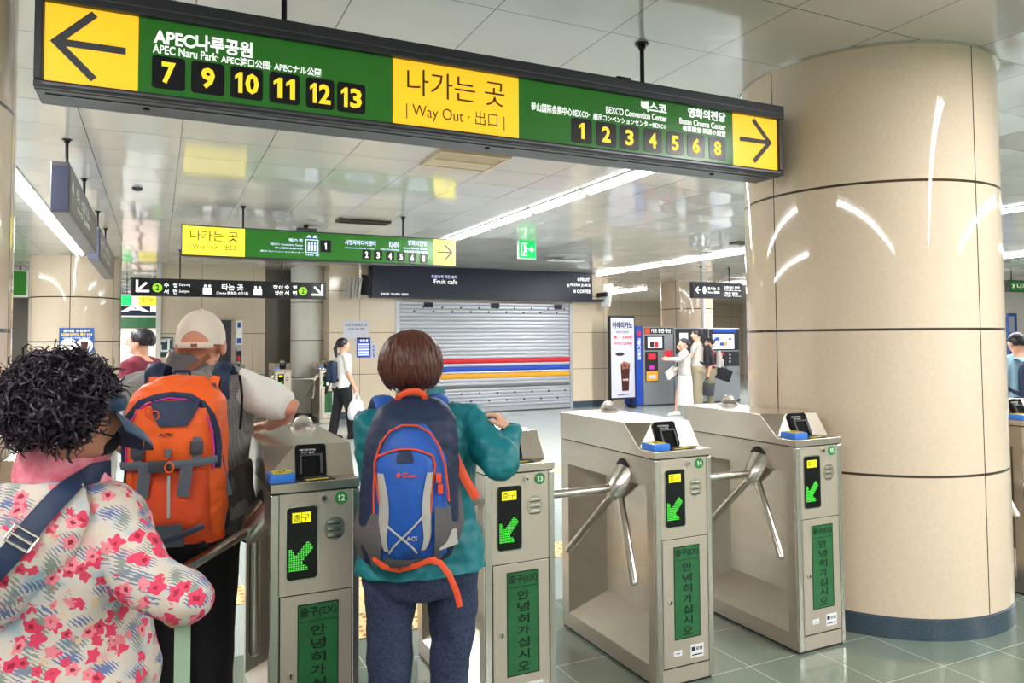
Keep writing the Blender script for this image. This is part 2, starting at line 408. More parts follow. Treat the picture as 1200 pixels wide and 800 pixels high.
def arrow_mb(mb, cx, cz, size, ang, wd, y, fr=XF, o=(0, 0, 0), th=.002, shaft=1., head=.62):
    """open arrow (shaft + two barbs) pointing along ang"""
    ex, ey, ez = (V(q) for q in fr); d = V((math.cos(ang), math.sin(ang))); nrm = V((-d.y, d.x))
    tip = V((cx, cz))+d*size/2
    def bar(a, b):
        nonlocal th
        t = (b-a).normalized(); n_ = V((-t.y, t.x))*wd/2
        mb.prism([a+n_, a-n_, b-n_, b+n_], V(o)+ez*y, ex, ey, ez*th); th += .0006
    bar(tip-d*size*shaft, tip-d*wd*.6)
    for s in (1, -1):
        e = tip+(-d+nrm*s)*size*head*.72; t = (e-tip).normalized(); bar(tip-t*wd*.45, e)
    return mb
def remesh(mb, voxel, smooth=3, fold=None):
    me = bpy.data.meshes.new('r'); me.from_pydata(mb.v, [], mb.f)
    bm = bmesh.new(); bm.from_mesh(me); bmesh.ops.recalc_face_normals(bm, faces=bm.faces); bm.to_mesh(me); bm.free()
    ob = bpy.data.objects.new('r', me); COL.objects.link(ob)
    md = ob.modifiers.new('m', 'REMESH'); md.mode = 'VOXEL'; md.voxel_size = voxel
    if smooth:
        s = ob.modifiers.new('s', 'SMOOTH'); s.factor = .5; s.iterations = smooth
    dg = bpy.context.evaluated_depsgraph_get(); dg.update()
    r = bpy.data.meshes.new_from_object(ob.evaluated_get(dg)); bpy.data.objects.remove(ob); bpy.data.meshes.remove(me)
    if fold:
        for v, nn in zip(r.vertices, [x.vector.copy() for x in r.vertex_normals]):
            v.co += nn*fold(v.co)
    r.polygons.foreach_set('use_smooth', [True]*len(r.polygons))
    return r
def cloth(mb, name, m, parent, voxel=.007, smooth=4, fold=None):
    me = remesh(mb, voxel, smooth, fold); me.name = name; me.materials.append(M[m]); return link(name, me, parent)
def folds(amp, sx=9., sz=4., seed=0.):
    def f(p):
        return amp*(noise.noise(V((p.x*sx+seed, p.y*sx, p.z*sz+p.x*3)))+.5*noise.noise(V((p.x*sx*2.3, p.y*sx*2.3+seed, p.z*sz*3.4))))
    return f

def on_surface(root, names, pixels, out):
    """points of the photo dropped onto the garments of a figure, in its local space, lifted by out"""
    vs, fs = [], []
    for o in KIDS(root):
        if o.name.split('.')[0] in names:
            k = len(vs); vs += [v.co.copy() for v in o.data.vertices]; fs += [[i+k for i in p.vertices] for p in o.data.polygons]
    bvh = BVHTree.FromPolygons(vs, fs); org = V((0, 0, CAMZ))-root.location; res = []
    for px, py in pixels:
        d = ray(px, py).normalized(); h_, n_, i_, t_ = bvh.ray_cast(org, d)
        if h_ is None: continue
        if n_.dot(d) > 0: n_ = -n_
        res.append((h_+n_*out, n_))
    return res
# ------------------------------------------------------------------ photo measurements -> metres
def ray(px, py): return fw+r2*((px-600)/F_PX)-u2*((py-CY)/F_PX)
def at(px, py, Y):
    d = ray(px, py); t = Y/d.y; return (d.x*t, CAMZ+d.z*t)
def rect(a, b, Y):
    (x0, z1), (x1, z0) = at(*a, Y), at(*b, Y); return x0, x1, z0, z1
def onz(px, py, z):
    d = ray(px, py); t = (z-CAMZ)/d.z; return (d.x*t, d.y*t)
def ond(px, py, D): return V((0, 0, CAMZ))+ray(px, py)*D

# ------------------------------------------------------------------ the hall
def slab(name, lo, hi, m): return struct(MB().box(lo, hi).build(name, m, smooth=0))
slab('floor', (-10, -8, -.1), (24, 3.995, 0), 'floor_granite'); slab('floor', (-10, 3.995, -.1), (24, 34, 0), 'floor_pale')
slab('ceiling', (-10, -8, H), (24, 34, H+.1), 'ceiling_panel')
def seams(name, base, rough, zs, xs=None, angs=None, w_=.007):
    """polished stone cladding with dark joints at heights zs and at x positions or angles (object space)"""
    m = M[base].copy(); m.name = name; nt, b = nodes(m); L = nt.links.new; M[name] = m
    tc = nt.nodes.new('ShaderNodeTexCoord'); sp = nt.nodes.new('ShaderNodeSeparateXYZ'); L(tc.outputs['Object'], sp.inputs[0])
    def mth(op, a, c=None):
        n = nt.nodes.new('ShaderNodeMath'); n.operation = op
        for i, q in enumerate((a, c)):
            if q is None: continue
            if isinstance(q, (int, float)): n.inputs[i].default_value = q
            else: L(q, n.inputs[i])
        return n.outputs[0]
    acc = None
    def addm(src, val, hw):
        nonlocal acc
        k = mth('LESS_THAN', mth('ABSOLUTE', mth('SUBTRACT', src, val)), hw)
        acc = k if acc is None else mth('MAXIMUM', acc, k)
    for z in zs: addm(sp.outputs[2], z, w_)
    if xs:
        for x in xs: addm(sp.outputs[0], x, w_*.7)
    if angs:
        a = mth('ARCTAN2', sp.outputs[1], sp.outputs[0])
        for q in angs: addm(a, q, w_*.55/.71)
    mx = nt.nodes.new('ShaderNodeMix'); mx.data_type = 'RGBA'; L(acc, mx.inputs['Factor'])
    src = b.inputs['Base Color'].links[0].from_socket; L(src, mx.inputs['A']); mx.inputs['B'].default_value = lin((66, 54, 42))
    L(mx.outputs['Result'], b.inputs['Base Color'])
    return m
ZS = (2.385, 1.6, .835)
seams('column_clad', 'column_tile', .07, ZS, angs=tuple(math.radians(a) for a in (-91.8, 177., 87.5, -2.5)))
seams('column_clad_far', 'column_tile', .07, ZS, angs=tuple(math.radians(a) for a in (-92, -32, 28, 88, 148, -152)), w_=.011)
seams('pale_clad', 'pale_wall', .2, ZS)
seams('wall_clad', 'wall_tile', .12, (2.6, 1.75, .9), xs=tuple(-9+.98*i for i in range(34)), w_=.005)
def column(x, y, R, label, clad='column_clad', n=96, rz=0):
    t = thing('column', label, 'column', (x, y, 0), rz)
    MB().lathe([(R, .112), (R, H-.012)], (0, 0, 0), n).build('shaft', clad, t, smooth=40)
    MB().lathe([(R+.004, 0), (R+.004, .105), (R-.006, .112)], (0, 0, 0), n).build('base_band', 'granite_base', t, smooth=40)
    MB().lathe([(R-.02, H-.014), (R+.012, H-.014), (R+.012, H), (R-.02, H)], (0, 0, 0), n).build('ceiling_ring', 'steel_bright', t, smooth=30)
    return t
column(3.957, 3.205, .7126, 'massive round cream-tiled column standing beside turnstile number 15 at right')
column(-1.194, 3.205, .7126, 'cream-tiled round column cut by the left edge of the photo, behind the floral jacket')
column(*(onz(90, 303, H)), .74, 'round cream-tiled column bearing the blue safety notice in the left background', 'column_clad_far')
column(13.05, 16.3, .7, 'round cream column beside the last ticket machine, partly hidden by the massive near column', 'column_clad_far')
column(2.86, 15.95, .36, 'slim pale round column left of the closed fruit cafe, behind the far turnstiles', 'pale_clad', 48)
# outer walls
slab('wall_south', (-10, -8.2, 0), (24, -8, H), 'pale_wall')
slab('wall_left', (-10.2, -8, 0), (-10, 34, H), 'pale_wall')
slab('wall_right', (24, -8, 0), (24.2, 34, H), 'pale_wall')
slab('wall_north', (-10, 34, 0), (24, 34.2, H), 'pale_wall')
# cafe block piers and header
CY_ = 15.1
slab('wall_cafe_left', (3.12, CY_, 0), (4.5, CY_+.3, H), 'wall_clad')
slab('wall_cafe_right', (8.74, CY_, 0), (9.74, CY_+.3, H), 'wall_clad')
slab('wall_cafe_header', (4.5, CY_+.05, 2.42), (8.74, CY_+.3, H), 'wall_clad')
slab('wall_cafe_side', (9.44, CY_+.3, 0), (9.74, 26, H), 'wall_clad')
slab('wall_cafe_west', (3.12, CY_+.3, 0), (3.3, 22, H), 'wall_clad')
slab('baseboard_cafe_left', (3.11, CY_-.012, 0), (4.49, CY_, .15), 'granite_base')
slab('baseboard_cafe_right', (8.76, CY_-.012, 0), (9.75, CY_, .15), 'granite_base')
# cream wall behind the far gates, with its pier, the dark opening beside it
slab('wall_passage', (.06, 16.2, 0), (2.02, 16.5, H), 'wall_clad')
slab('trim_1', (-.03, 16.1, 0), (.06, 16.5, H), 'pale_wall')
slab('wall_opening_back', (2.02, 16.75, 0), (3.2, 16.95, H), 'dark_wall')
slab('wall_alcove', (9.74, 26, 0), (24, 26.3, H), 'wall_clad')
slab('wall_arcade', (-10, 30, 0), (1.9, 30.3, H), 'dark_wall')
def pane_frame(name, label, cat, x0, x1, z0, z1, y, m, fm, t=.05, d=.06):
    r = thing(name, label, cat, ((x0+x1)/2, y, z0))
    w_, h_ = (x1-x0)/2, z1-z0
    b = MB().box((-w_, -d, 0), (-w_+t, 0, h_)).box((w_-t, -d, 0), (w_, 0, h_)).box((-w_+t, -d, h_-t), (w_-t, 0, h_)).box((-w_+t, -d, 0), (w_-t, 0, t))
    b.build('frame', fm, r, smooth=0)
    return r, w_, h_
# grey door in the cream wall
dx0, dx1, dz0, dz1 = rect((252, 372), (273, 500), 16.2)
r, w_, h_ = pane_frame('service_door', 'grey metal service door in the cream wall behind the beige cap', 'door', dx0, dx1, 0.01, dz1, 16.198, 'steel', 'steel_side', .05, .05)
MB().box((-w_+.05, -.03, 0), (w_-.05, 0, h_-.05)).build('door_leaf', 'dark_grey', r, smooth=0)
MB().tube([(w_-.1, -.05, 1), (w_-.1, -.05, 1.15)], .012).build('handle', 'steel_bright', r)
# tactile paving: one mat per strip
def tactile(name, label, x0, x1, y0, y1, bars=False):
    t = thing(name, label, 'tactile paving', ((x0+x1)/2, (y0+y1)/2, .0))
    a, b = (x1-x0)/2, (y1-y0)/2
    MB().box((-a, -b, 0), (a, b, .006)).build('paver_sheet', 'tactile', t, smooth=0)
    m = MB()
    if bars:
        n = int((x1-x0)/.075)
        for i in range(n):
            x = -a+.0375+i*(x1-x0)/n; m.box((x-.015, -b+.01, .006), (x+.015, b-.01, .011))
    else:
        nx, ny = int((x1-x0)/.06), int((y1-y0)/.06)
        for i in range(nx):
            for j in range(ny):
                m.cyl((-a+(i+.5)*2*a/nx, -b+(j+.5)*2*b/ny, .006), (-a+(i+.5)*2*a/nx, -b+(j+.5)*2*b/ny, .011), .017, 8, 0, .012)
    m.build('raised_pattern', 'tactile_dot' if not bars else 'tactile', t)['kind'] = 'stuff'
tactile('tactile_paving', 'dotted yellow tactile paving in the lane between gates 12 and 13', .79, 1.42, 3.92, 4.24)
tactile('tactile_paving', 'ribbed yellow guide paving just beyond the dotted patch between gates 12 and 13', .79, 1.42, 4.25, 4.74, True)
tactile('tactile_paving', 'long dotted yellow tactile strip running across behind the near turnstiles', -1.6, 3.0, 4.75, 5.1)
tactile('tactile_paving', 'farther dotted yellow tactile strip seen between gates 13 and 14', 3.7, 5.2, 7.75, 8.1)
tactile('tactile_paving', 'distant yellow tactile strip on the floor between the far turnstiles', 1.2, 2.7, 16.5, 16.95)

# ------------------------------------------------------------------ ceiling lights
ORD = ['first', 'second', 'third', 'fourth', 'fifth', 'sixth', 'seventh', 'eighth', 'ninth', 'tenth']
proto_light = None
def light_row(x, y0, y1, n, where, group, area=True, end=None, k=1.):
    global proto_light
    Lf = (y1-y0)/n
    for i in range(n):
        if proto_light is None:
            t = thing('ceiling_light', '', 'ceiling light', (0, 0, H))
            b = MB().box((-.125, -.62, -.012), (-.105, .62, 0)).box((.105, -.62, -.012), (.125, .62, 0)).box((-.105, -.62, -.012), (.105, -.6, 0)).box((-.105, .6, -.012), (.105, .62, 0)).box((-.105, -.6, -.004), (.105, .6, -.001))
            b.box((-.008, -.6, -.02), (.008, .6, -.004))
            b.build('housing', 'fixture_white', t, smooth=0)
            for s in (-1, 1):
                tb = MB().tube([(s*.055, -.575, -.026), (s*.055, .575, -.026)], .02, 10).build('tube', 'tube_glow', t)
                MB().cyl((s*.055, -.6, -.026), (s*.055, -.574, -.026), .021, 10).cyl((s*.055, .574, -.026), (s*.055, .6, -.026), .021, 10).build('socket', 'steel_bright', tb)
            proto_light = t; o = t
        else: o = copy_tree(proto_light)
        o.location = (x, y0+(i+.5)*Lf, H); o.scale = (.72, Lf/1.25, 1)
        tag(o, f'twin-tube ceiling light {where}, {ORD[i]} from near end', 'ceiling light', group)
    if area:
        ld = bpy.data.lights.new('ceiling_light_row', 'AREA'); ld.shape = 'RECTANGLE'; ld.size = .12; ld.size_y = (end or y1)-y0
        ld.energy = LINE_POWER*((end or y1)-y0)*k; ld.color = (1, .985, .965)
        lo = bpy.data.objects.new('ceiling_light_row', ld); COL.objects.link(lo); lo.location = (x, (y0+(end or y1))/2, H-.055)
light_row(4.05, 5.45, 11.7, 5, 'in the bright middle row before the cafe', 'middle row of ceiling lights')
light_row(-1.24, 5.0, 14.9, 8, 'in the left row above the round column', 'left row of ceiling lights', end=12.2, k=.9)
light_row(9.38, 3.6, 15.0, 9, 'in the row running to the cafe right end', 'right row of ceiling lights', end=12.6)
light_row(14.7, 3.0, 17.0, 9, 'in the farthest right row', 'far right row of ceiling lights')
light_row(4.05, -6.5, 1.6, 6, 'in the near right row', 'near right row of ceiling lights', k=.8)
light_row(-1.24, -6.5, 1.6, 6, 'in the near left row', 'near left row of ceiling lights', k=.55)
light_row(-6.5, 2.0, 16.0, 9, 'beyond the left edge column', 'far left row of ceiling lights')
light_row(9.38, -6.5, 2.4, 6, 'in the near row beyond the column', 'near far right row of ceiling lights')
light_row(-1.6, 18.0, 28.0, 7, 'over the distant arcade', 'arcade row of ceiling lights')
light_row(13.4, 18.6, 25.4, 5, 'over the alcove behind ticket machines', 'alcove row of ceiling lights')

# ------------------------------------------------------------------ turnstile gates
GW, GL, ZS_, ZH, ZT = .3102, .857, 1.0154, 1.05, 1.162
def make_gate():
    t = thing('turnstile_gate', '', 'turnstile', (0, 0, 0))
    w_, L_ = GW, GL
    # cabinet with the wedge-shaped recess on its left side
    y0, y1, z0, z1 = .066, .787, .09, .885      # mouth of the recess
    d = .16; iy0, iy1, iz0, iz1 = .19, .655, .225, .86
    b = MB()
    zc = ZS_-.004
    o_ = [(0, 0, .012), (w_, 0, .012), (w_, L_, .012), (0, L_, .012), (0, 0, zc), (w_, 0, zc), (w_, L_, zc), (0, L_, zc)]
    mth = [(0, y0, z0), (0, y1, z0), (0, y1, z1), (0, y0, z1)]
    inn = [(d, y0+.02, iz0), (d, iy1, iz0), (d, iy1, iz1), (d, y0+.02, iz1)]
    b.add(o_+mth+inn, [(0, 3, 2, 1), (4, 5, 6, 7), (0, 1, 5, 4), (1, 2, 6, 5), (2, 3, 7, 6),
                       (0, 8, 9, 3), (3, 9, 10, 7), (7, 10, 11, 4), (4, 11, 8, 0),
                       (8, 12, 13, 9), (9, 13, 14, 10), (10, 14, 15, 11), (11, 15, 12, 8), (12, 15, 14, 13)])
    b.build('cabinet', 'steel_side', t, smooth=20)
    MB().box((.006, .006, 0), (w_-.006, L_-.006, .012)).build('plinth', 'seam_dark', t, smooth=0)
    # side posts framing the front, brushed
    for x0, x1 in ((-.004, .028), (w_-.024, w_+.003)):
        MB().box((x0, -.006, .012), (x1, .012, zc)).build('front_post', 'steel_bright', t, smooth=0, bevel=.004)
    MB().box((.0285, -.002, .655), (w_-.0245, .004, ZS_-.006)).build('upper_front_panel', 'steel_panel', t, smooth=0)
    dr = MB().box((.0325, -.004, .088), (w_-.0265, .003, .651)).build('service_door', 'steel_panel', t, smooth=0, bevel=.0015)
    lk = MB().cyl((.068, -.012, .377), (.068, -.003, .377), .011, 16).build('lock', 'steel_bright', dr)
    MB().box((.0655, -.0135, .37), (.0705, -.0118, .384)).build('keyhole', 'seam_dark', lk, smooth=0)
    MB().box((.0285, -.001, .0145), (w_-.0245, .0035, .6545)).build('door_gap', 'seam_dark', t, smooth=0)
    MB().box((.0285, -.003, .014), (w_-.0245, .004, .0815)).build('kick_plate', 'steel_panel', t, smooth=0)
    # cap: chamfered lid with the reader slope
    A, B, C_ = (0, .236, ZT), (.105, .165, ZT), (w_, .122, ZT)
    e = .004; zb = ZS_+.002
    top = [(-e, L_+e, ZT), (w_+e, L_+e, ZT)]
    D, E_ = (-e, .115, ZH), (w_+e, .078, ZH)
    A = (-e, .236, ZT); C_ = (w_+e, .15, ZT)
    base = [(-e, -.008, zb), (w_+e, -.008, zb), (w_+e, L_+e, zb), (-e, L_+e, zb)]
    shf = [(-e, -.008, ZH), (w_+e, -.008, ZH)]
    vs = base+shf+[D, E_, A, B, C_]+top       # 0-3,4,5,6 D,7 E,8 A,9 B,10 C,11 TL,12 TR
    fs = [(0, 3, 2, 1), (0, 1, 5, 4), (4, 5, 7, 6), (6, 7, 10, 9), (6, 9, 8), (8, 9, 10, 12, 11), (0, 4, 6, 8, 11, 3), (1, 2, 12, 10, 7, 5), (3, 11, 12, 2)]
    MB().add(vs, fs).build('lid', 'steel', t, smooth=10, bevel=.003)
    MB().box((.002, .002, ZS_-.005), (w_-.002, L_-.002, ZS_+.003)).build('lid_gap', 'seam_dark', t, smooth=0)
    # card reader on the slope
    sl = V((0, .058, ZT-ZH)).normalized(); xr_ = V((1, -.11, 0)).normalized(); sl = (sl-xr_*sl.dot(xr_)).normalized()
    fr = (xr_, sl, xr_.cross(sl))
    oo = V((0, .113, ZH))
    rd = panel('card_reader', 'reader_black', t, .1, .213, .0, .125, -.002, .012, .012, fr, oo, .002)
    panel('reader_recess', 'reader_black', rd, .124, .19, .012, .075, .0101, .0006, .006, fr, oo)
    ex, ey, ez = (V(q) for q in fr)
    rb = MB()
    for x0, x1, z0_, z1_ in ((.116, .124, .006, .083), (.19, .198, .006, .083), (.124, .19, .075, .083)):
        rb.obox(oo+ex*(x0+x1)/2+ey*(z0_+z1_)/2+ez*.014, ex*(x1-x0)/2, ey*(z1_-z0_)/2, ez*.006)
    rb.build('reader_rim', 'dark_grey', rd, smooth=0, bevel=.001)
    text('교통카드를 대주세요', 'white_ink', rd, .115, .175, .098, .106, .0105, fr, oo, res=1)
    text('카드 접촉', 'white_ink', rd, .123, .17, .088, .094, .0105, fr, oo, res=1)
    pd = MB().prism([(.1, .012), (.228, -.002+.012), (.213, .098), (.1, .098)], (0, 0, ZH), (1, 0, 0), (0, 1, 0), (0, 0, .003)).build('reader_tray', 'black_plastic', t, smooth=0)
    MB().prism(rrect(.085, .018, .005), (.165, .024, ZH+.003), V((1, .12, 0)), (0, 1, 0), (0, 0, .001)).build('tray_label', 'yellow_label', pd, smooth=0)
    MB().box((.12, .045, ZH+.003), (.2, .075, ZH+.006)).build('tray_slot', 'dark_grey', pd, smooth=0)
    # blue card box with yellow notice
    bx = MB().box((-.006, -.006, ZH+.001), (.083, .095, ZH+.034)).build('blue_card_box', 'blue_plastic', t, smooth=30, bevel=.008)
    MB().prism(rrect(.066, .07, .006), (.041, .046, ZH+.0342), (1, 0, 0), (0, 1, 0), (0, 0, .0012)).build('yellow_notice', 'yellow_label', bx, smooth=0)
    text('1회용\n교통카드', 'sign_brown', bx, .014, .068, .02, .072, 0, ((1, 0, 0), (0, 1, 0), (0, 0, 1)), (0, 0, ZH+.0354), res=1, th=.0004)
    # display window
    f0 = .003
    dp = panel('display_window', 'black_glass', t, .053, .16, .708, .963, f0, .002, .012)
    panel('display_rim', 'steel_bright', t, .047, .166, .702, .969, f0-.003, .0035, .015)
    panel('led_text_field', 'led_yellow', dp, .072, .1035, .908, .944, f0+.002, .0006)
    panel('led_text_field', 'led_yellow', dp, .1055, .137, .908, .944, f0+.002, .0006)
    text('출구', 'black_glass', dp, .074, .134, .914, .938, f0+.0027, res=1, th=.0003)
    m = MB(); n = 15
    def inarrow(u, v):   # chunky arrow pointing down-left, unit square
        return u+v < .8 or (abs(u-v) < .25 and u+v < 1.72)
    for i in range(n):
        for j in range(n):
            u, v = (i+.5)/n, (j+.5)/n
            if inarrow(u, v):
                x, z = .06+u*.09, .738+v*.108; m.box((x-.0019, -f0-.0027, z-.0022), (x+.0019, -f0-.0019, z+.0022))
    m.build('led_arrow', 'led_green', dp, smooth=0)
    # key lock, loudspeaker grille
    kl = MB().cyl((.183, -.012, .987), (.183, -.002, .987), .0115, 18).build('key_switch', 'steel_bright', t)
    MB().cyl((.183, -.0135, .987), (.183, -.0119, .987), .005, 10).build('keyhole', 'seam_dark', kl)
    sp = panel('speaker_plate', 'steel', t, .185, .259, .833, .917, .0015, .0015, .034)
    for k in range(3):
        MB().prism(rrect(.048, .011, .0055), (.222, -.003, .851+k*.024), (1, 0, 0), (0, 0, 1), (0, -.0022, 0)).build('louvre', 'steel_bright', sp, smooth=30, bevel=.001)
        MB().prism(rrect(.046, .004, .002), (.222, -.0032, .8435+k*.024), (1, 0, 0), (0, 0, 1), (0, -.0012, 0)).build('slot', 'seam_dark', sp, smooth=0)
    # green farewell sticker
    st = panel('green_notice', 'sticker_green', t, .092, .237, .205, .618, .0042, .0012)
    b = MB()
    for x0, x1, z0_, z1_ in ((.092, .237, .205, .209), (.092, .237, .614, .618), (.092, .095, .209, .614), (.234, .237, .209, .614), (.095, .234, .555, .5575)):
        b.box((x0, -.0062, z0_), (x1, -.0054, z1_))
    b.build('notice_border', 'sticker_ink', st, smooth=0)
    text('출구(EX)', 'sticker_ink', st, .101, .229, .568, .606, .0055, bold=.012)
    s_ = '안녕히가십시오'; hh = (.545-.215)/7
    for i, ch in enumerate(s_):
        text(ch, 'sticker_ink', st, .138 if ch != '이' else .14, .192, .545-(i+1)*hh+.006, .545-i*hh-.004, .0055, bold=.014)
    panel('maker_label', 'sticker_white', t, .085, .13, .134, .158, .0042, .001)
    panel('label_print', 'navy_ink', t, .098, .118, .143, .147, .0053, .0004)
    lb = panel('asset_label', 'sticker_white', t, .178, .252, .112, .17, .0042, .001)
    panel('label_mark', 'navy_ink', lb, .185, .203, .142, .16, .0053, .0005)
    text('로썸', 'navy_ink', lb, .208, .243, .143, .158, .0053, res=1)
    panel('label_print', 'navy_ink', lb, .186, .244, .122, .127, .0053, .0004)
    # tripod
    tp = MB(); n_ = V((-1, 0, -1)).normalized()
    tp.tube([-n_*.085, -n_*.02, n_*.03, n_*.055, n_*.068], [.07, .062, .05, .036, .01], 28)
    tr = tp.build('tripod_hub', 'steel_bright', t, loc=(-.025, .256, .852), smooth=30)
    MB().tube([-n_*.15, -n_*.087], [.082, .078], 28).build('hub_collar', 'seam_dark', tr)
    for ph in (0, 120, -120):
        a = math.radians(ph); dd = V((-.5-.5*math.cos(a), .707*math.sin(a), -.5+.5*math.cos(a)))
        MB().tube([dd*.02, dd*.46, dd*.473, dd*.48], [.0195, .0195, .0145, .004], 16).build('arm', 'steel_bright', tr)
    # glass sensor dome
    dm = MB().lathe([(.056, 0), (.056, .008), (.05, .01)], (.235, .74, ZT), 24).build('dome_base', 'steel_bright', t)
    MB().lathe([(.047*math.cos(a), .01+.05*math.sin(a)) for a in [i*PI/2/8 for i in range(8)]]+[(.002, .06)], (.235, .74, ZT), 24).build('sensor_dome', 'glass', t)
    MB().lathe([(.03, .01), (.026, .022), (.01, .026)], (.235, .74, ZT), 12).build('sensor', 'silver_grey', dm)
    return t
gate0 = make_gate()
def number(t, s):
    bd = MB().cyl((.246, -.0055, .983), (.246, -.002, .983), .0235, 28).build('number_badge', 'badge_green', t, smooth=30)
    digits(s, 'white_ink', bd, .233, .259, .972, .994, .0056, bold=.015)
GY = 2.7606
gates = []
for i, (x, s, lab) in enumerate(((.3694, '12', 'stainless turnstile gate numbered 12, right of the orange backpack'),
                                 (1.19, '13', 'stainless turnstile gate numbered 13, under the hand of the teal jacket'),
                                 (2.0195, '14', 'stainless turnstile gate numbered 14, free-standing with all three arms showing'),
                                 (2.8707, '15', 'stainless turnstile gate numbered 15, up against the massive column'),
                                 (-.462, '11', 'stainless turnstile gate hidden behind the floral jacket and curly hair'),
                                 (4.735, '16', 'steel gate cabinet just showing past the right side of the massive column'))):
    g = gate0 if i == 0 else copy_tree(gate0)
    g.location = (x, GY, 0); tag(g, lab, 'turnstile', 'near row of turnstile gates'); gates.append((g, s))
far = []
for x, lab in ((2.83, 'far turnstile gate left of the woman in the white shirt'), (2.0, 'far turnstile gate before the dark opening, right of the beige cap'), (1.17, 'far turnstile gate mostly hidden behind the beige cap')):
    g = copy_tree(gate0); g.location = (x, 14.55, 0); tag(g, lab, 'turnstile', 'far row of turnstile gates'); far.append(g)
for g, s in gates: number(g, s)
# gate 12 is being pushed round: its tripod is turned on its slanted axis
for ch in KIDS(gate0):
    if ch.name.startswith('tripod_hub'):
        ch.rotation_mode = 'AXIS_ANGLE'; ch.rotation_axis_angle = (math.radians(-57), -.70711, 0, -.70711)
# ------------------------------------------------------------------ hanging signs
def rod(t, x, y, z0, z1, r=.012):
    MB().cyl((x, y, z0), (x, y, z1), r, 12).build('hanging_rod', 'rod_dark', t)
    MB().lathe([(.035, -.008), (.035, 0)], (x, y, z1-.001), 16).cyl((x, y, z1-.03), (x, y, z1-.008), .02, 12).build('rod_flange', 'rod_dark', t)
SY = 3.1
t = thing('direction_sign', 'long green and yellow overhead exit sign across the top of the photo', 'sign', (1.375, SY, 2.485))
OX, OZ = 1.375, 2.485
b = MB()
x0, x1, z0, z1 = -.41-OX, 3.165-OX, 2.466-OZ, 2.86-OZ
b.box((x0, .004, z0), (x1, .2, z1-.02))                                        # body
b.box((x0, -.02, z0+.002), (x1, .004, z0+.03)).box((x0, -.03, z1-.075), (x1, .02, z1)).box((x0, -.02, z0+.03), (x0+.028, .004, z1-.07)).box((x1-.028, -.02, z0+.03), (x1, .004, z1-.07))
b.build('housing', 'sign_frame', t, smooth=0, bevel=.006)
MB().box((x0+.03, -.024, z0+.012), (x1-.03, -.018, z0+.02)).box((x0+.03, .05, z0-.004), (x1-.03, .06, z0+.002)).box((x0+.03, -.034, z1-.05), (x1-.03, -.028, z1-.045)).build('trim_line', 'sign_frame_light', t, smooth=0)
for x in (-.05, 1.4, 2.75):
    MB().cyl((x-OX, .1, z0-.008), (x-OX, .1, z0), .012, 12).build('screw', 'rod_dark', t)
MB().box((2.06-OX, -.02, z1), (2.14-OX, .03, z1+.012)).build('bracket', 'rod_dark', t, smooth=0)
rod(t, .47-OX, .12, z1-.02, H-OZ); rod(t, 2.31-OX, .12, z1-.02, H-OZ)
def P2(a, c): x0_, x1_, z0_, z1_ = rect(a, c, SY); return x0_-OX, x1_-OX, z0_-OZ, z1_-OZ
zl, zh = 2.497-OZ, 2.79-OZ
def face(name, m, xa, xb): return panel(name, m, t, xa-OX, xb-OX, zl, zh, -.003, .004)
face('yellow_panel', 'sign_yellow', -.38, -.078); face('green_panel', 'sign_green', -.078, .91)
face('yellow_panel', 'sign_yellow', .91, 1.518); face('green_panel', 'sign_green', 1.518, 2.815); face('yellow_panel', 'sign_yellow', 2.815, 3.136)
ar = arrow_mb(MB(), -.232-OX, 2.645-OZ, .225, PI, .026, .0015, head=.75).build('left_arrow', 'sign_arrow_grey', t, smooth=0)
arrow_mb(MB(), 2.97-OX, 2.65-OZ, .215, 0, .024, .0015, head=.75).build('right_arrow', 'sign_arrow_grey', t, smooth=0)
def stext(s, a, c, bold=.02, m='sign_white', res=2, y=.001):
    # a: pixel of the left end top, c: pixel of the right end bottom
    (xa, za), (xb, zb) = at(*a, SY), at(*c, SY)
    return text(s, m, t, xa-OX, xb-OX, zb-OZ, za-OZ, y, bold=bold, res=res)
def zpx(px, py): return at(px, py, SY)[1]-OZ
def xpx(px, py): return at(px, py, SY)[0]-OX
text('APEC나루공원', 'sign_white', t, xpx(180, 45), xpx(296, 60), zpx(238, 60), zpx(238, 41), .001, bold=.03)
text('APEC Naru Park·', 'sign_white', t, xpx(179, 60), xpx(256, 70), zpx(216, 67), zpx(216, 57), .001, bold=.016)
text('APEC渡口公园·', 'sign_white', t, xpx(259, 70), xpx(318, 76), zpx(288, 78), zpx(288, 68.3), .001, bold=.02)
text('APECナル公園', 'sign_white', t, xpx(321, 75), xpx(376, 83), zpx(348, 86.3), zpx(348, 77), .001, bold=.02)
def numplate(s, xc, zc, w_, h_, par=t):
    xc -= 0
    p = panel('number_plate', 'number_black', par, xc-w_/2, xc+w_/2, zc-h_/2, zc+h_/2, .001, .002, w_*.11)
    k = (.3 if s == '1' else .42 if len(s) == 1 else .74)
    digits(s, 'sign_number', p, xc-w_*k/2, xc+w_*k/2, zc-h_*.33, zc+h_*.33, .0032, bold=.035)
PH = abs(zpx(197, 66)-zpx(197, 105))*.98
for s, pa, pb, py in (('7', 178, 217, 86), ('9', 224, 263, 92), ('10', 270, 308, 98), ('11', 315.5, 351, 104), ('12', 358.5, 391.5, 110), ('13', 395, 428, 115)):
    numplate(s, (xpx(pa, py)+xpx(pb, py))/2, zpx((pa+pb)/2, py), xpx(pb, py)-xpx(pa, py), PH)
text('나가는 곳', 'sign_brown', t, xpx(477, 90), xpx(591, 115), zpx(533, 118), zpx(533, 88), .0015, bold=-.004)
text('| Way Out · 出口 |', 'sign_brown', t, xpx(476, 125), xpx(591, 145), zpx(533, 146), zpx(533, 126), .0015, bold=-.006)
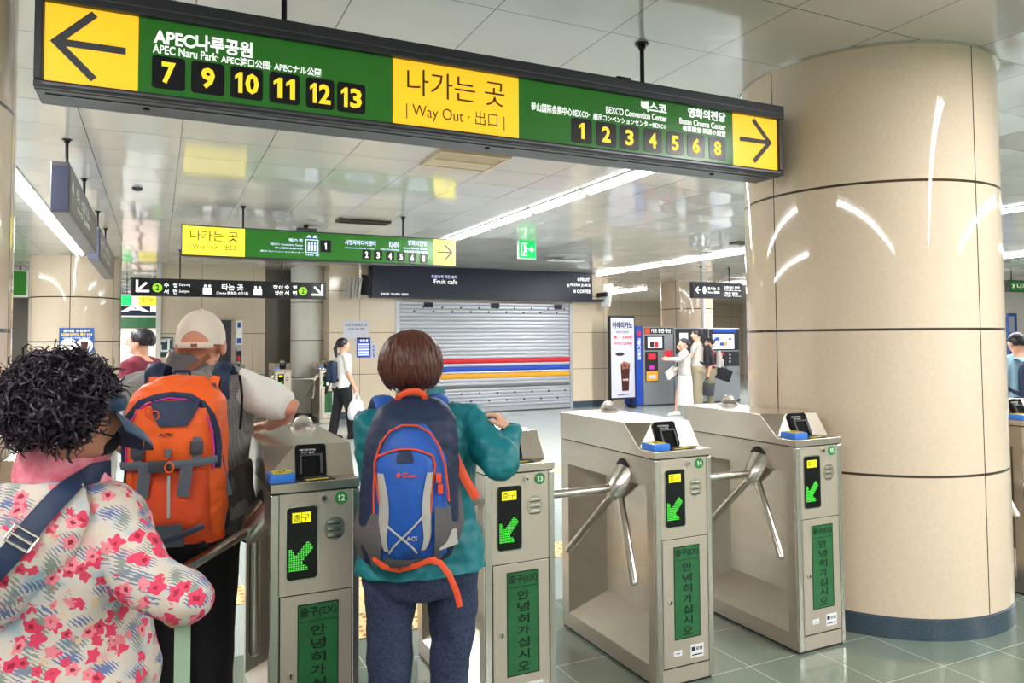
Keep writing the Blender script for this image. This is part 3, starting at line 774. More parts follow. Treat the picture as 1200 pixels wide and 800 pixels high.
text('釜山国际会展中心BEXCO·', 'sign_white', t, xpx(622, 125), xpx(691, 135), zpx(656, 135), zpx(656, 124.5), .001, bold=.016, res=1)
text('벡스코', 'sign_white', t, xpx(751, 124), xpx(781, 130), zpx(766, 132), zpx(766, 120), .001, bold=.03)
text('BEXCO Convention Center', 'sign_white', t, xpx(710, 129), xpx(781, 138), zpx(745, 137.6), zpx(745, 130), .001, bold=.012)
text('展示コンベンションセンターBEXCO', 'sign_white', t, xpx(695, 137), xpx(781, 146), zpx(738, 146.3), zpx(738, 139), .001, bold=.012, res=1)
text('영화의전당', 'sign_white', t, xpx(806, 132), xpx(850, 138), zpx(828, 140.3), zpx(828, 129), .001, bold=.03)
text('Busan Cinema Center', 'sign_white', t, xpx(796, 139), xpx(850, 146), zpx(823, 148.7), zpx(823, 141.7), .001, bold=.012)
text('电影殿堂·映画の殿堂', 'sign_white', t, xpx(800, 147), xpx(850, 153), zpx(825, 157), zpx(825, 150.2), .001, bold=.014, res=1)
PH = abs(zpx(681, 139.5)-zpx(681, 168))
for s, pa, pb, py in (('1', 669.3, 693.3, 153.5), ('2', 698, 722, 157.7), ('3', 726, 748.5, 161.5), ('4', 754, 775, 165), ('5', 781, 800.5, 168), ('6', 805, 825.6, 171), ('8', 830.7, 850, 174)):
    numplate(s, (xpx(pa, py)+xpx(pb, py))/2, zpx((pa+pb)/2, py), xpx(pb, py)-xpx(pa, py), PH)

# second exit sign
S2 = 8.95
t2 = thing('direction_sign', 'second green and yellow exit sign, hanging in mid-hall before the cafe', 'sign', (1.85, S2, 2.53)); OX2, OZ2 = 1.85, 2.53
def q2(px, py): x, z = at(px, py, S2); return x-OX2, z-OZ2
xl, xr = .235-OX2, 3.455-OX2; zb, zt = .005, .325
MB().box((xl-.012, .0, zb-.015), (xr+.012, .16, zt+.015)).build('housing', 'sign_frame', t2, smooth=0, bevel=.005)
def face2(name, m, a, c): return panel(name, m, t2, a, c, zb, zt, .0, .005)
face2('yellow_panel', 'sign_yellow_pale', xl, .888-OX2); face2('green_panel', 'sign_green', .888-OX2, 3.163-OX2); face2('yellow_panel', 'sign_yellow_pale', 3.163-OX2, xr)
arrow_mb(MB(), 3.31-OX2, .165, .2, 0, .024, .005, head=.7).build('right_arrow', 'sign_arrow_grey', t2, smooth=0)
for px, py in ((286, 238), (474.5, 255)): rod(t2, q2(px, py)[0], .08, zt, H-OZ2)
def tx2(s, x0, y0, x1, y1, m='sign_bluewhite', bold=.02, res=1):
    a, c = q2(x0, y0), q2(x1, y1); text(s, m, t2, a[0], c[0], c[1], a[1], .0055, bold=bold, res=res)
tx2('나가는 곳', 223, 269, 279, 284, 'sign_brown', .0); tx2('| Way Out · 出口 |', 222, 284.5, 280, 295, 'sign_brown', -.004)
tx2('벡스코', 338.5, 279, 355, 284.5); tx2('BEXCO Convention Center', 317, 284.3, 355, 288.8, bold=.01); tx2('釜山国际会展中心', 322, 289, 355, 292.8, bold=.01); tx2('展示コンベンションセンター', 305, 292.8, 356, 297, bold=.01)
tx2('시청자미디어센터', 404, 280.5, 440, 288.5); tx2('Community Media Center', 404, 289, 439, 293, bold=.01)
tx2('KNN', 456, 283, 467, 290); tx2('Busan Broadcasting', 446, 290.5, 467, 294.5, bold=.01)
tx2('영화의전당', 477.5, 281.3, 500.5, 288.8); tx2('Busan Cinema Center', 473, 289, 500.5, 293, bold=.01); tx2('电影殿堂·映画の殿堂', 473.5, 293, 500.5, 297, bold=.01)
for s, px, py in (('1', 381.5, 288.5), ('2', 429.5, 298.3), ('3', 443, 299), ('4', 457, 300), ('5', 470, 301), ('6', 483, 302), ('8', 496, 303)):
    x, z = q2(px, py); k = 1.2 if s == '1' else 1
    p = panel('number_plate', 'number_black', t2, x-.052*k, x+.052*k, z-.058*k, z+.058*k, .005, .002, .008)
    hw_ = .014 if s == '1' else .019; digits(s, 'sign_white', p, x-hw_, x+hw_, z-.04, z+.04, .0072, bold=.03)
# lift pictogram with up/down arrows
x, z = q2(365.5, 288.5)
b = MB()
for xa, xb, za, zb_ in ((-.075, -.065, -.07, .075), (.065, .075, -.07, .075), (-.075, .075, .07, .08), (-.075, .075, -.08, -.07)): b.box((x+xa, -.0075, z+za), (x+xb, -.005, z+zb_))
for dx in (-.035, 0, .035):
    b.prism([(dx+.012*math.cos(a), .035+.012*math.sin(a)) for a in [i*PI/4 for i in range(8)]], (x, -.0052, z), (1, 0, 0), (0, 0, 1), (0, -.002, 0)).box((x+dx-.012, -.0072, z-.055), (x+dx+.012, -.0052, z+.02))
for dx, s in ((-.035, 1), (.035, 1)): b.prism([(dx-.03, .1), (dx+.03, .1), (dx, .135)], (x, -.0052, z), (1, 0, 0), (0, 0, 1), (0, -.002, 0))
b.build('lift_pictogram', 'sign_bluewhite', t2, smooth=0)
tx2('타는 곳', 358, 297, 374, 300.3, bold=.02)

# black platform sign
S3 = 13.6
t3 = thing('platform_sign', 'black hanging platform sign with two green line circles, above the beige cap', 'sign', (1.2, S3, 2.33))
def q3(px, py): x, z = at(px, py, S3); return x-1.2, z-2.33
(xl, zt), (xr, zb) = q3(153, 325), q3(382, 350.3)
MB().box((xl, 0, zb), (xr, .14, zt)).build('housing', 'sign_black', t3, smooth=0, bevel=.006)
for px in (211, 331): rod(t3, q3(px, 330)[0], .07, zt, H-2.33, .011)
panel('arrow_panel', 'number_black', t3, xl+.03, xl+.3, zb+.02, zt-.02, 0, .003)
zc = (zt+zb)/2
arrow_mb(MB(), xl+.165, zc, .2, math.radians(225), .034, .003, head=.9).build('left_arrow', 'sign_white', t3, smooth=0)
arrow_mb(MB(), xr-.14, zc, .2, math.radians(-45), .034, .003, head=.9).build('right_arrow', 'sign_white', t3, smooth=0)
for px, py in ((184.5, 337), (355, 341)):
    x, z = q3(px, py)
    d = MB().prism([(.075*math.cos(2*PI*i/24), .075*math.sin(2*PI*i/24)) for i in range(24)], (x, 0, z), (1, 0, 0), (0, 0, 1), (0, -.003, 0)).build('line_circle', 'line_green', t3, smooth=0)
    text('2', 'number_black', d, x-.025, x+.025, z-.045, z+.045, .0032, bold=.02, res=2)
def tx3(s, x0, y0, x1, y1, bold=.02): 
    a, c = q3(x0, y0), q3(x1, y1); text(s, 'sign_white', t3, a[0], c[0], c[1], a[1], .0008, bold=bold, res=1)
tx3('수  영', 192, 331.5, 208, 337); tx3('서  면', 192, 338.5, 208, 344.5); tx3('Suyeong', 210, 332, 223, 336, .01); tx3('Seomyeon', 210, 339, 222, 344, .01)
tx3('타는 곳', 260, 332.5, 285, 340.5); tx3('(Tracks·乘车处·のりば)', 253.5, 341, 291, 346, .012)
tx3('수  영', 333.5, 334, 348, 339); tx3('서  면', 333.5, 340.5, 348, 346); tx3('장산', 320, 334, 332, 338.5); tx3('양산', 322, 340.5, 332, 346)
for px, py in ((243, 339), (302, 340.5)):
    x, z = q3(px, py); b = MB()
    b.box((x-.07, -.003, z-.08), (x+.07, 0, z+.03))
    for dx in (-.035, .035): b.prism([(dx+.022*math.cos(i*PI/5), .06+.022*math.sin(i*PI/5)) for i in range(10)], (x, 0, z), (1, 0, 0), (0, 0, 1), (0, -.003, 0))
    b.build('train_pictogram', 'sign_white', t3, smooth=0)

# two signs seen almost edge-on at left
FRX = ((0, -1, 0), (0, 0, 1), (1, 0, 0))    # face looking +X
def side_sign(label, x, y0, y1, z0, z1, rods):
    t = thing('edge_on_sign', label, 'sign', (x, (y0+y1)/2, z0)); h_ = z1-z0; l_ = (y1-y0)/2
    MB().box((-.115, -l_, 0), (0, l_, h_)).build('housing', 'sign_frame_light', t, smooth=0, bevel=.006)
    MB().box((-.11, -l_-.004, .01), (-.005, -l_+.002, h_-.03)).build('end_cap', 'steel_blue', t, smooth=0)
    panel('face_panel', 'sign_face_off', t, -l_+.03, l_-.03, .04, h_-.04, -.001, .004, 0, FRX)
    arrow_mb(MB(), l_-.22, h_/2, .17, PI/2, .025, .003, FRX).build('up_arrow', 'sticker_white', t, smooth=0)
    text('나가는 곳', 'sticker_white', t, -l_+.9, l_-.5, h_*.5, h_*.75, .003, FRX, bold=.01, res=1)
    text('Way Out', 'sticker_white', t, -l_+.9, l_-.6, h_*.25, h_*.42, .003, FRX, bold=.01, res=1)
    for y in rods: rod(t, -.0575, y-(y0+y1)/2, h_, H-z0)
side_sign('nearer of two grey signs seen edge-on at upper left, two rods above', -.59, 6.2, 8.9, 2.5, 2.87, (6.6, 8.1))
side_sign('farther of two grey signs seen edge-on at upper left, before the round column', -.6, 9.5, 12.4, 2.5, 2.87, (10.05, 11.5))

# exit light, camera, vents
tx = thing('exit_sign', 'green running-man exit light hanging below the ceiling', 'exit sign', (*[at(618, 292, 10.4)[0]], 10.4, 2.84))
MB().box((-.155, 0, 0), (.155, .05, .3)).build('housing', 'fixture_white', tx, smooth=0, bevel=.004)
panel('green_face', 'exit_green', tx, -.145, .145, .012, .288, 0, .003)
b = MB(); P_ = lambda pts: b.prism(pts, (0, -.003, .15), (1, 0, 0), (0, 0, 1), (0, -.002, 0))
b.box((-.11, -.005, .06), (-.095, -.003, .24)).box((-.11, -.005, .235), (.0, -.003, .25)).box((-.11, -.005, .05), (.0, -.003, .062))
P_([(-.045+.018*math.cos(i*PI/5), .062+.018*math.sin(i*PI/5)) for i in range(10)])
P_([(-.06, .04), (-.03, .045), (-.02, -.01), (-.05, -.015)]); P_([(-.05, -.012), (-.02, -.01), (.0, -.05), (-.012, -.058)]); P_([(-.05, -.012), (-.03, -.015), (-.055, -.075), (-.085, -.075)]); P_([(-.03, .04), (-.03, .025), (.005, .005), (.01, .018)])
P_([(.02, .012), (.075, .012), (.075, -.012), (.02, -.012)]); P_([(.07, .045), (.12, 0), (.07, -.045), (.06, -.03), (.085, 0), (.06, .03)])
b.build('running_man', 'sign_white', tx, smooth=0)
MB().box((-.2, .015, .3), (.2, .035, .315)).build('mount_bar', 'rod_dark', tx, smooth=0); MB().cyl((0, .025, .315), (0, .025, H-2.84), .008, 10).build('rod', 'rod_dark', tx)
cx_, cz_ = at(663, 301, 12.4)
tc_ = thing('security_camera', 'white box security camera hanging near the cafe sign right end', 'security camera', (cx_, 12.4, cz_))
MB().box((-.09, -.12, -.05), (.09, .14, .08)).build('housing', 'fixture_white', tc_, smooth=0, bevel=.012)
MB().cyl((0, -.14, .01), (0, -.11, .01), .05, 18).build('lens', 'black_glass', tc_); MB().cyl((0, 0, .08), (0, 0, H-cz_), .015, 12).build('stalk', 'fixture_white', tc_)
MB().box((-.35, -.14, -.085), (.35, .1, -.07)).build('tray', 'fixture_white', tc_, smooth=0); MB().box((-.02, -.02, -.075), (.02, .02, -.045)).build('bracket', 'fixture_white', tc_, smooth=0)
def vent(label, x0, x1, y0, y1, slats=True, m='beige_vent'):
    t = thing('ceiling_vent', label, 'vent', ((x0+x1)/2, (y0+y1)/2, H-.03)); a, b_ = (x1-x0)/2, (y1-y0)/2
    f = MB().box((-a, -b_, 0), (a, -b_+.04, .03)).box((-a, b_-.04, 0), (a, b_, .03)).box((-a, -b_+.04, 0), (-a+.03, b_-.04, .03)).box((a-.03, -b_+.04, 0), (a, b_-.04, .03))
    f.box((-a+.03, -b_+.04, .004), (a-.03, 0, .03)) if slats else None
    f.build('frame', m, t, smooth=0, bevel=.002)
    MB().box((-a+.03, 0 if slats else -b_+.04, .02), (a-.03, b_-.04, .03)).build('duct_opening', 'vent_dark', t, smooth=0)
    if slats: t.rotation_euler = (0, 0, PI)
    n = 5
    for i in range(n):
        y = (.02 if slats else -b_+.05)+(i+.5)*((b_-.05) if slats else 2*b_-.1)/n
        MB().obox((0, y, .012), (a-.03, 0, 0), (0, .016, .008), (0, -.001, .002)).build('slat', m, t, smooth=0)
vent('slatted beige ceiling vent just below the long exit sign', 2.07, 2.7, 5.66, 6.22)
vent('narrow dark ceiling vent above the second exit sign', 2.06, 2.74, 9.4, 9.65, False, 'vent_dark')
vent('narrow ceiling vent right of the exit light, before the right light row', *sorted((onz(845, 291, H)[0]-.4, onz(845, 291, H)[0]+.4)), 9.1, 9.35, False, 'vent_dark')
# small ceiling devices
def puck(name, label, cat, px, py, r=.06, m='fixture_white', h_=.03):
    x, y = onz(px, py, H); t = thing(name, label, cat, (x, y, H-h_))
    MB().lathe([(r*.55, 0), (r*.8, .004), (r, h_*.6), (r, h_)], (0, 0, 0), 20).build('body', m, t); MB().lathe([(r*.3, -.004), (r*.4, 0)], (0, 0, 0), 12).build('sensor', 'dark_grey', t)
puck('smoke_detector', 'small ceiling detector left of the long middle light, above the exit light', 'detector', 691, 259, .055)
puck('smoke_detector', 'small ceiling detector between the edge-on signs and the second exit sign', 'detector', 161, 220, .05, 'dark_grey')
x, y = onz(357, 265, H); t = thing('ceiling_speaker', 'dark ceiling device above the second exit sign', 'ceiling device', (x, y-.1, H-.09))
MB().box((-.13, -.1, .0), (.13, .1, .04)).build('body', 'dark_grey', t, smooth=0, bevel=.012); MB().cyl((0, 0, .04), (0, 0, .09), .03, 14).build('stem', 'rod_dark', t)

# ------------------------------------------------------------------ closed fruit cafe
t = thing('shop_sign', 'dark navy fascia sign over the closed shutter', 'shop sign', (6.83, CY_-.3, 2.5))
zf = 2.5; Yf = CY_-.3
def qf(px, py): x, z = at(px, py, Yf); return x-6.83, z-zf
xa, xb = qf(436, 330)[0], qf(707, 338)[0]
MB().box((xa, 0, qf(436, 348)[1]+.03), (xb-.3, .3, H-zf-.004)).build('fascia', 'cafe_navy', t, smooth=0, bevel=.004)
MB().box((xa, -.02, qf(436, 348)[1]), (xb, .3, qf(436, 348)[1]+.05)).build('bottom_rail', 'cafe_navy', t, smooth=0)
def txf(s, x0, y0, x1, y1, m='sign_white', bold=.015):
    a, c = qf(x0, y0), qf(x1, y1); text(s, m, t, a[0], c[0], c[1], a[1], .001, bold=bold, res=2)
txf('도심속의 작은 쉼터', 505.5, 321.8, 535.5, 326.5, 'sign_bluewhite'); txf('Fruit cafe', 508.5, 326.8, 536, 333)
txf('FRUIT', 680, 325.6, 691, 329.8); txf('FRESH JUICE', 668, 332.2, 692, 336.5); txf('COFFEE', 676, 339.2, 692, 343.5)
txf('BURGER · WA-FFLE · BREAD', 446.5, 342.8, 478.5, 346)
for px, py in ((678, 327.5), (665.5, 334.4), (673.5, 341.3)):
    x, z = qf(px, py); MB().prism([(.03*math.cos(i*PI/6), .035*math.sin(i*PI/6)) for i in range(12)], (x, -.001, z), (1, 0, 0), (0, 0, 1), (0, -.002, 0)).build('menu_icon', 'sign_white', t, smooth=0)
ts = thing('roller_shutter', 'closed grey roller shutter with red, blue and amber stripes', 'shutter', (6.62, CY_+.02, 0))
sx0, sx1 = 4.5-6.62, 8.74-6.62
def slats(z0, z1, n, m, name):
    prof = []; b = MB(); hh = (z1-z0)/n
    pts = []
    for i in range(n):
        zb_ = z0+i*hh
        pts += [(0, zb_), (-.02, zb_+hh*.25), (-.024, zb_+hh*.5), (-.02, zb_+hh*.8), (0, zb_+hh*.96)]
    pts.append((0, z1)); poly = [(p[0], p[1]) for p in pts]+[(.02, z1), (.02, z0)]
    b.prism(poly, (sx0+.06, 0, 0), (0, 1, 0), (0, 0, 1), (sx1-sx0-.12, 0, 0)); return b.build(name, m, ts, smooth=25)
def zs(py, px=592): return at(px, py, CY_)[1]
slats(zs(424.5), 2.42, 16, 'shutter', 'curtain')
zr = [zs(424.5), zs(419.3)]
slats(zs(424.8), zs(419.2), 1, 'red', 'red_stripe').location.y = -.012
slats(zs(429), zs(424.6), 1, 'shutter', 'curtain'); slats(zs(434), zs(428.5), 1, 'blue', 'blue_stripe').location.y = -.004
slats(zs(437), zs(434), 1, 'shutter', 'curtain'); slats(zs(442), zs(436.5), 1, 'amber', 'amber_stripe').location.y = -.004
slats(zs(451), zs(442), 2, 'shutter', 'curtain'); slats(zs(453.5), zs(451), 1, 'shutter_dark', 'lower_rail'); slats(.1, zs(453.5), 6, 'shutter', 'curtain')
MB().box((sx0+.06, -.03, .02), (sx1-.06, .02, .1)).build('bottom_bar', 'shutter', ts, smooth=0)
for s in (sx0, sx1-.07): MB().box((s, -.045, 0), (s+.07, .03, 2.42)).build('guide_rail', 'shutter', ts, smooth=0)
for px, py in ((502, 357), (580, 358), (654, 359.5)):
    x, z = at(px, py, CY_); MB().box((x-6.62-.1, -.04, z-.06), (x-6.62+.1, -.02, z+.05)).build('shutter_latch', 'black_plastic', ts, smooth=0)
b = MB(); 
for i in range(9):
    for dz in (0, .15):
        x = sx0+.4+i*.43+(.2 if dz else 0); b.cyl((x, -.03, .25+dz*1.1), (x, -.02, .25+dz*1.1), .022, 8); b.cyl((x, -.03, 2.2+dz*.6), (x, -.02, 2.2+dz*.6), .022, 8)
b.build('rivets', 'black_plastic', ts)['kind'] = 'stuff'
# posters on the left pier
def poster(name, label, a, c, Y, m, lines, cat='notice'):
    x0, x1, z0, z1 = rect(a, c, Y); t = thing(name, label, cat, ((x0+x1)/2, Y-.012, z0)); w_, h_ = (x1-x0)/2, z1-z0
    MB().box((-w_, 0, 0), (w_, .012, h_)).build('sheet', m, t, smooth=0)
    for s, u0, u1, v0, v1, mm in lines: text(s, mm, t, -w_+2*w_*u0, -w_+2*w_*u1, h_*v0, h_*v1, .0005, bold=.015, res=1)
    return t, w_, h_
poster('paper_notice', 'white notice with blue headline above the blue poster by the cafe', (402, 376), (432, 397), CY_, 'poster_white', (('승강장 안전문 점검 안내', .08, .92, .7, .86, 'navy_ink'), ('안전을 위해 협조', .18, .82, .5, .62, 'navy_ink')))
tb, w_, h_ = poster('blue_poster', 'blue poster on the cream pier at the face of the woman in white', (418, 395.5), (434, 418.5), CY_, 'blue', (('안내', .2, .8, .8, .92, 'sign_white'),))
for k in range(5): MB().box((-w_*.8, -.003, h_*(.1+.13*k)), (w_*.8, 0, h_*(.1+.13*k)+.03)).build('text_line', 'sign_bluewhite', tb, smooth=0)
poster('paper_notice', 'small pale vertical notice right of the blue poster', (434.5, 402), (441.5, 420), CY_, 'poster_white', (('화\n장\n실', .25, .75, .1, .9, 'blue'),))
# mirror/monitor bracket at the left end of the cafe sign
x, z = at(421, 336, CY_-.25)
t = thing('monitor_bracket', 'silver bracket with back-to-back small monitors left of the cafe sign', 'monitor', (x, CY_-.25, z))
MB().cyl((.02, 0, 0), (.02, 0, H-z), .035, 14).build('pole', 'steel_bright', t)
for dx, rz in ((-.16, .5), (.0, -.1)):
    o = MB().box((-.02, -.05, -.22), (.02, .05, .2)).box((-.1, -.02, -.2), (-.06, .1, .16)).build('monitor_back', 'silver_grey', t, smooth=0, bevel=.006); o.location = (dx, -.05, -.02); o.rotation_euler = (0, .12, rz)
o = MB().box((-.14, -.06, -.2), (.14, .0, .2)).build('screen', 'black_plastic', t, smooth=0, bevel=.01); o.location = (.13, -.02, .04); o.rotation_euler = (0, .1, -1.0)
x, z = at(711, 345, CY_-.3); t = thing('tilted_display', 'small slanted white display at the right end of the cafe sign', 'monitor', (x, CY_-.3, z-.05))
o = MB().box((-.03, -.14, -.25), (.03, .14, .3)).build('panel', 'fixture_white', t, smooth=0, bevel=.01); o.rotation_euler = (0, .22, .2)
MB().box((-.09, -.06, 0), (-.02, .3, .1)).build('arm', 'black_plastic', t, smooth=0)

# ------------------------------------------------------------------ coffee banner, ticket machines
VY = 14.35
x0, x1, z0, z1 = rect((714.5, 370), (745, 467), VY)
t = thing('coffee_banner', 'tall white coffee advertising stand left of the ticket machines', 'advert', ((x0+x1)/2, VY, 0)); w_ = (x1-x0)/2
MB().box((-w_, 0, z0), (w_, .1, z1)).build('frame', 'black_plastic', t, smooth=0, bevel=.008)
panel('poster', 'poster_white', t, -w_+.025, w_-.025, z0+.04, z1-.04, 0, .004)
for xx in (-w_+.05, w_-.09): MB().box((xx, -.08, 0), (xx+.04, .2, .04)).box((xx, .03, .04), (xx+.04, .08, z0+.01)).build('foot', 'black_plastic', t, smooth=0)
hz = z1-z0
text('아메리카노', 'navy_ink', t, -w_*.8, w_*.8, z0+hz*.85, z0+hz*.93, .0045, bold=.04, res=2); text('테이크아웃 전용', 'navy_ink', t, -w_*.5, w_*.5, z0+hz*.79, z0+hz*.82, .0045, bold=.01, res=1)
text('핫      2,000원', 'red', t, -w_*.7, w_*.75, z0+hz*.72, z0+hz*.765, .0045, bold=.04, res=1); text('아이스 2,500원', 'red', t, -w_*.7, w_*.75, z0+hz*.645, z0+hz*.69, .0045, bold=.04, res=1)
text('MAMMOTH', 'navy_ink', t, -w_*.45, w_*.45, z0+hz*.045, z0+hz*.065, .0045, bold=.02, res=1)
MB().prism([(-.13, .62), (.13, .62), (.09, 0), (-.09, 0)], (.06, -.0045, z0+hz*.1), (1, 0, 0), (0, 0, 1), (0, -.002, 0)).build('cup_picture', 'coffee', t, smooth=0)
b = MB()
for i, (dx, dz) in enumerate(((-.09, .6), (-.03, .64), (.04, .62), (.1, .6), (-.05, .53), (.05, .54))): b.prism([(-.035, -.03), (.035, -.035), (.03, .035), (-.03, .03)], (.06+dx, -.0068, z0+hz*.1+dz), (1, .2, 0) and (1, 0, 0), (0, 0, 1), (0, -.001, 0))
b.build('ice_picture', 'coffee_light', t, smooth=0)
MB().prism([(.12*math.cos(i*PI/10), .04*math.sin(i*PI/10)) for i in range(20)], (-.08, -.0045, z0+hz*.54), (1, 0, 0), (0, 0, 1), (0, -.002, 0)).build('lid_picture', 'black_plastic', t, smooth=0)
text('COFFEE', 'white_ink', t, -.02, .14, z0+hz*.22, z0+hz*.245, .0068, bold=.02, res=1)
# ticket machines
def machine(name, label, pa, pb, top, Y, cat, depth=.75, m='vending_grey'):
    x0, x1 = at(*pa, Y)[0], at(*pb, Y)[0]; z1 = at(pa[0], top, Y)[1]
    t = thing(name, label, cat, ((x0+x1)/2, Y, 0)); w_ = (x1-x0)/2
    MB().box((-w_, 0, .03), (w_, depth, z1)).build('cabinet', m, t, smooth=0, bevel=.008)
    MB().box((-w_+.03, .03, 0), (w_-.03, depth-.03, .03)).build('plinth', 'black_plastic', t, smooth=0)
    return t, w_, z1, (lambda px, py: (at(px, py, Y)[0]-(x0+x1)/2, at(px, py, Y)[1]))
MY = 14.6
t, w_, z1, q = machine('blue_pillar', 'narrow blue upright panel between coffee banner and ticket machine', (745.5, 440), (753.5, 440), 382, MY, 'panel', .5, 'vending_blue')
text('교\n통\n카\n드\n충\n전', 'sign_bluewhite', t, -w_*.5, w_*.5, 1.1, 1.6, .001, bold=.02, res=1); 
MB().prism([(.05*math.cos(i*PI/6), .08*math.sin(i*PI/6)) for i in range(12)], (0, -.001, 1.72), (1, 0, 0), (0, 0, 1), (0, -.002, 0)).build('round_mark', 'red', t, smooth=0)
def pan(t, q, name, m, a, c, th=.006, y=0., r=0):
    (xa, za), (xc, zc_) = q(*a), q(*c); return panel(name, m, t, xa, xc, zc_, za, y, th, r)
t, w_, z1, q = machine('ticket_machine', 'grey ticket machine with red and orange slots, next to the coffee banner', (754, 440), (789.5, 440), 383, MY, 'ticket machine')
hp = pan(t, q, 'header_panel', 'black_plastic', (755, 384), (787.5, 391)); a, c = q(763, 385), q(786, 390); text('카드 충전·정산', 'sign_white', hp, a[0], c[0], c[1], a[1], .0062, bold=.02, res=1)
pan(t, q, 'red_badge', 'orange_deep', (755.5, 384.5), (761.5, 390.5), .002, .006)
pp = pan(t, q, 'screen_surround', 'black_plastic', (755.5, 393), (778, 410), .015, 0, .02); sc_ = pan(t, q, 'screen', 'screen_white', (758.5, 395), (775.5, 407.5), .002, .015)
pan(t, q, 'screen_field', 'coffee', (761, 400), (766, 407), .001, .017); pan(t, q, 'screen_field', 'red', (766.5, 400), (771, 407), .001, .017)
pan(t, q, 'slot_panel', 'black_plastic', (756, 412), (771, 447.5), .012, 0, .02)
for nm, mm, aa, cc in (('card_slot', 'red', (759, 414.5), (768, 421)), ('coin_slot', 'magenta', (760.5, 428), (766.5, 432.5)), ('note_slot', 'orange_panel', (757, 435), (770.5, 446)), ('label', 'red', (778.5, 410.5), (788, 419))): pan(t, q, nm, mm, aa, cc, .006, .012 if nm != 'label' else 0)
pan(t, q, 'note_label', 'poster_white', (759.5, 439), (768, 443), .002, .018)
pan(t, q, 'door_handle', 'steel_bright', (786, 442), (787.5, 449), .02)
t, w_, z1, q = machine('ticket_machine', 'dark-fronted ticket machine behind the couple in white and grey', (790.5, 440), (828, 440), 384, MY, 'ticket machine')
pan(t, q, 'black_header', 'black_plastic', (791.5, 385), (827, 414), .01); pan(t, q, 'screen', 'screen_white', (796, 390), (806, 407), .003, .01); pan(t, q, 'slot_panel', 'black_plastic', (793, 425), (812, 439), .008)
t, w_, z1, q = machine('ticket_machine', 'ticket machine with wide bright screen, beside the far cream column', (830.5, 440), (867, 440), 384.5, MY, 'ticket machine')
pan(t, q, 'black_header', 'black_plastic', (831, 385.5), (866, 410), .01); a, c = q(837, 386), (0, 0)
pan(t, q, 'blue_strip', 'vending_blue', (836, 385.8), (862, 389.5), .004, .01); pan(t, q, 'screen', 'screen_white', (834.5, 391.5), (860, 408.5), .003, .01)
for k, (aa, cc, mm) in enumerate((((838, 395), (843, 399), 'blue'), ((843, 401), (848, 405), 'blue'), ((848, 400), (852, 405), 'orange_panel'), ((853, 396), (857, 398), 'navy_ink'), ((836.5, 396), (838, 401), 'navy_ink'))): pan(t, q, 'screen_icon', mm, aa, cc, .001, .013)
pan(t, q, 'slot_panel', 'black_plastic', (842, 412), (866, 428.5), .01)
pan(t, q, 'card_slot', 'red', (843.5, 413), (848, 416), .006, .01)
for k in range(3): pan(t, q, 'button', 'poster_white', (854.2, 414.5+k*4), (855.8, 416.5+k*4), .006, .01)
pan(t, q, 'ticket_tray', 'black_plastic', (842.5, 432), (851, 437), .006); pan(t, q, 'door_handle', 'steel_bright', (864, 434), (865.5, 440), .02); pan(t, q, 'floor_latch', 'black_plastic', (864.5, 467), (867, 469.8), .02)
# white conduit behind the machines
x = at(824, 360, 15.6)[0]
t = thing('conduit_pipe', 'slim white vertical pipe rising behind the ticket machines', 'pipe', (x, 15.6, 0)); MB().cyl((0, 0, 0), (0, 0, H), .06, 16).build('pipe', 'fixture_white', t); MB().lathe([(.085, 0), (.085, .06), (.06, .06)], (0, 0, 0), 16).build('collar', 'steel_bright', t)
# black sign at right
SG = 12.6
t = thing('platform_sign', 'small black hanging sign with left arrow, right of the ticket machines', 'sign', (at(841, 340, SG)[0], SG, 2.5)); ox = at(841, 340, SG)[0]
def qg(px, py): x, z = at(px, py, SG); return x-ox, z-2.5
xl, zl_ = qg(812.5, 342)[0], qg(841, 349.5)[1]; xr = qg(871, 338)[0]; zt_ = qg(841, 331)[1]
MB().box((xl, 0, zl_), (xr, .12, zt_)).build('housing', 'sign_black', t, smooth=0, bevel=.005)
for px in (824, 857): rod(t, qg(px, 340)[0], .06, zt_, H-2.5, .011)
hz = zt_-zl_; ww = xr-xl
arrow_mb(MB(), xl+.09*ww, zl_+hz*.5, .12, PI, .022, .001, head=.8).build('left_arrow', 'sign_white', t, smooth=0)
x = xl+.215*ww; MB().prism([(.045*math.cos(i*PI/8), .08*math.sin(i*PI/8)) for i in range(16)], (x-.0, -.001, zl_+hz*.5), (1, 0, 0), (0, 0, 1), (0, -.002, 0)).build('round_pictogram', 'sign_white', t, smooth=0)
for s, u0, u1, v0, v1 in (('표사는 곳', .28, .52, .5, .72), ('Tickets·售票处', .28, .52, .3, .45), ('교통카드 충전', .6, .92, .62, .8), ('Card Recharge', .6, .95, .48, .57), ('1회권 발매', .6, .88, .26, .42), ('Single Ticket', .6, .95, .12, .2)):
    text(s, 'sign_white', t, xl+ww*u0, xl+ww*u1, zl_+hz*v0, zl_+hz*v1, .001, bold=.015, res=1)

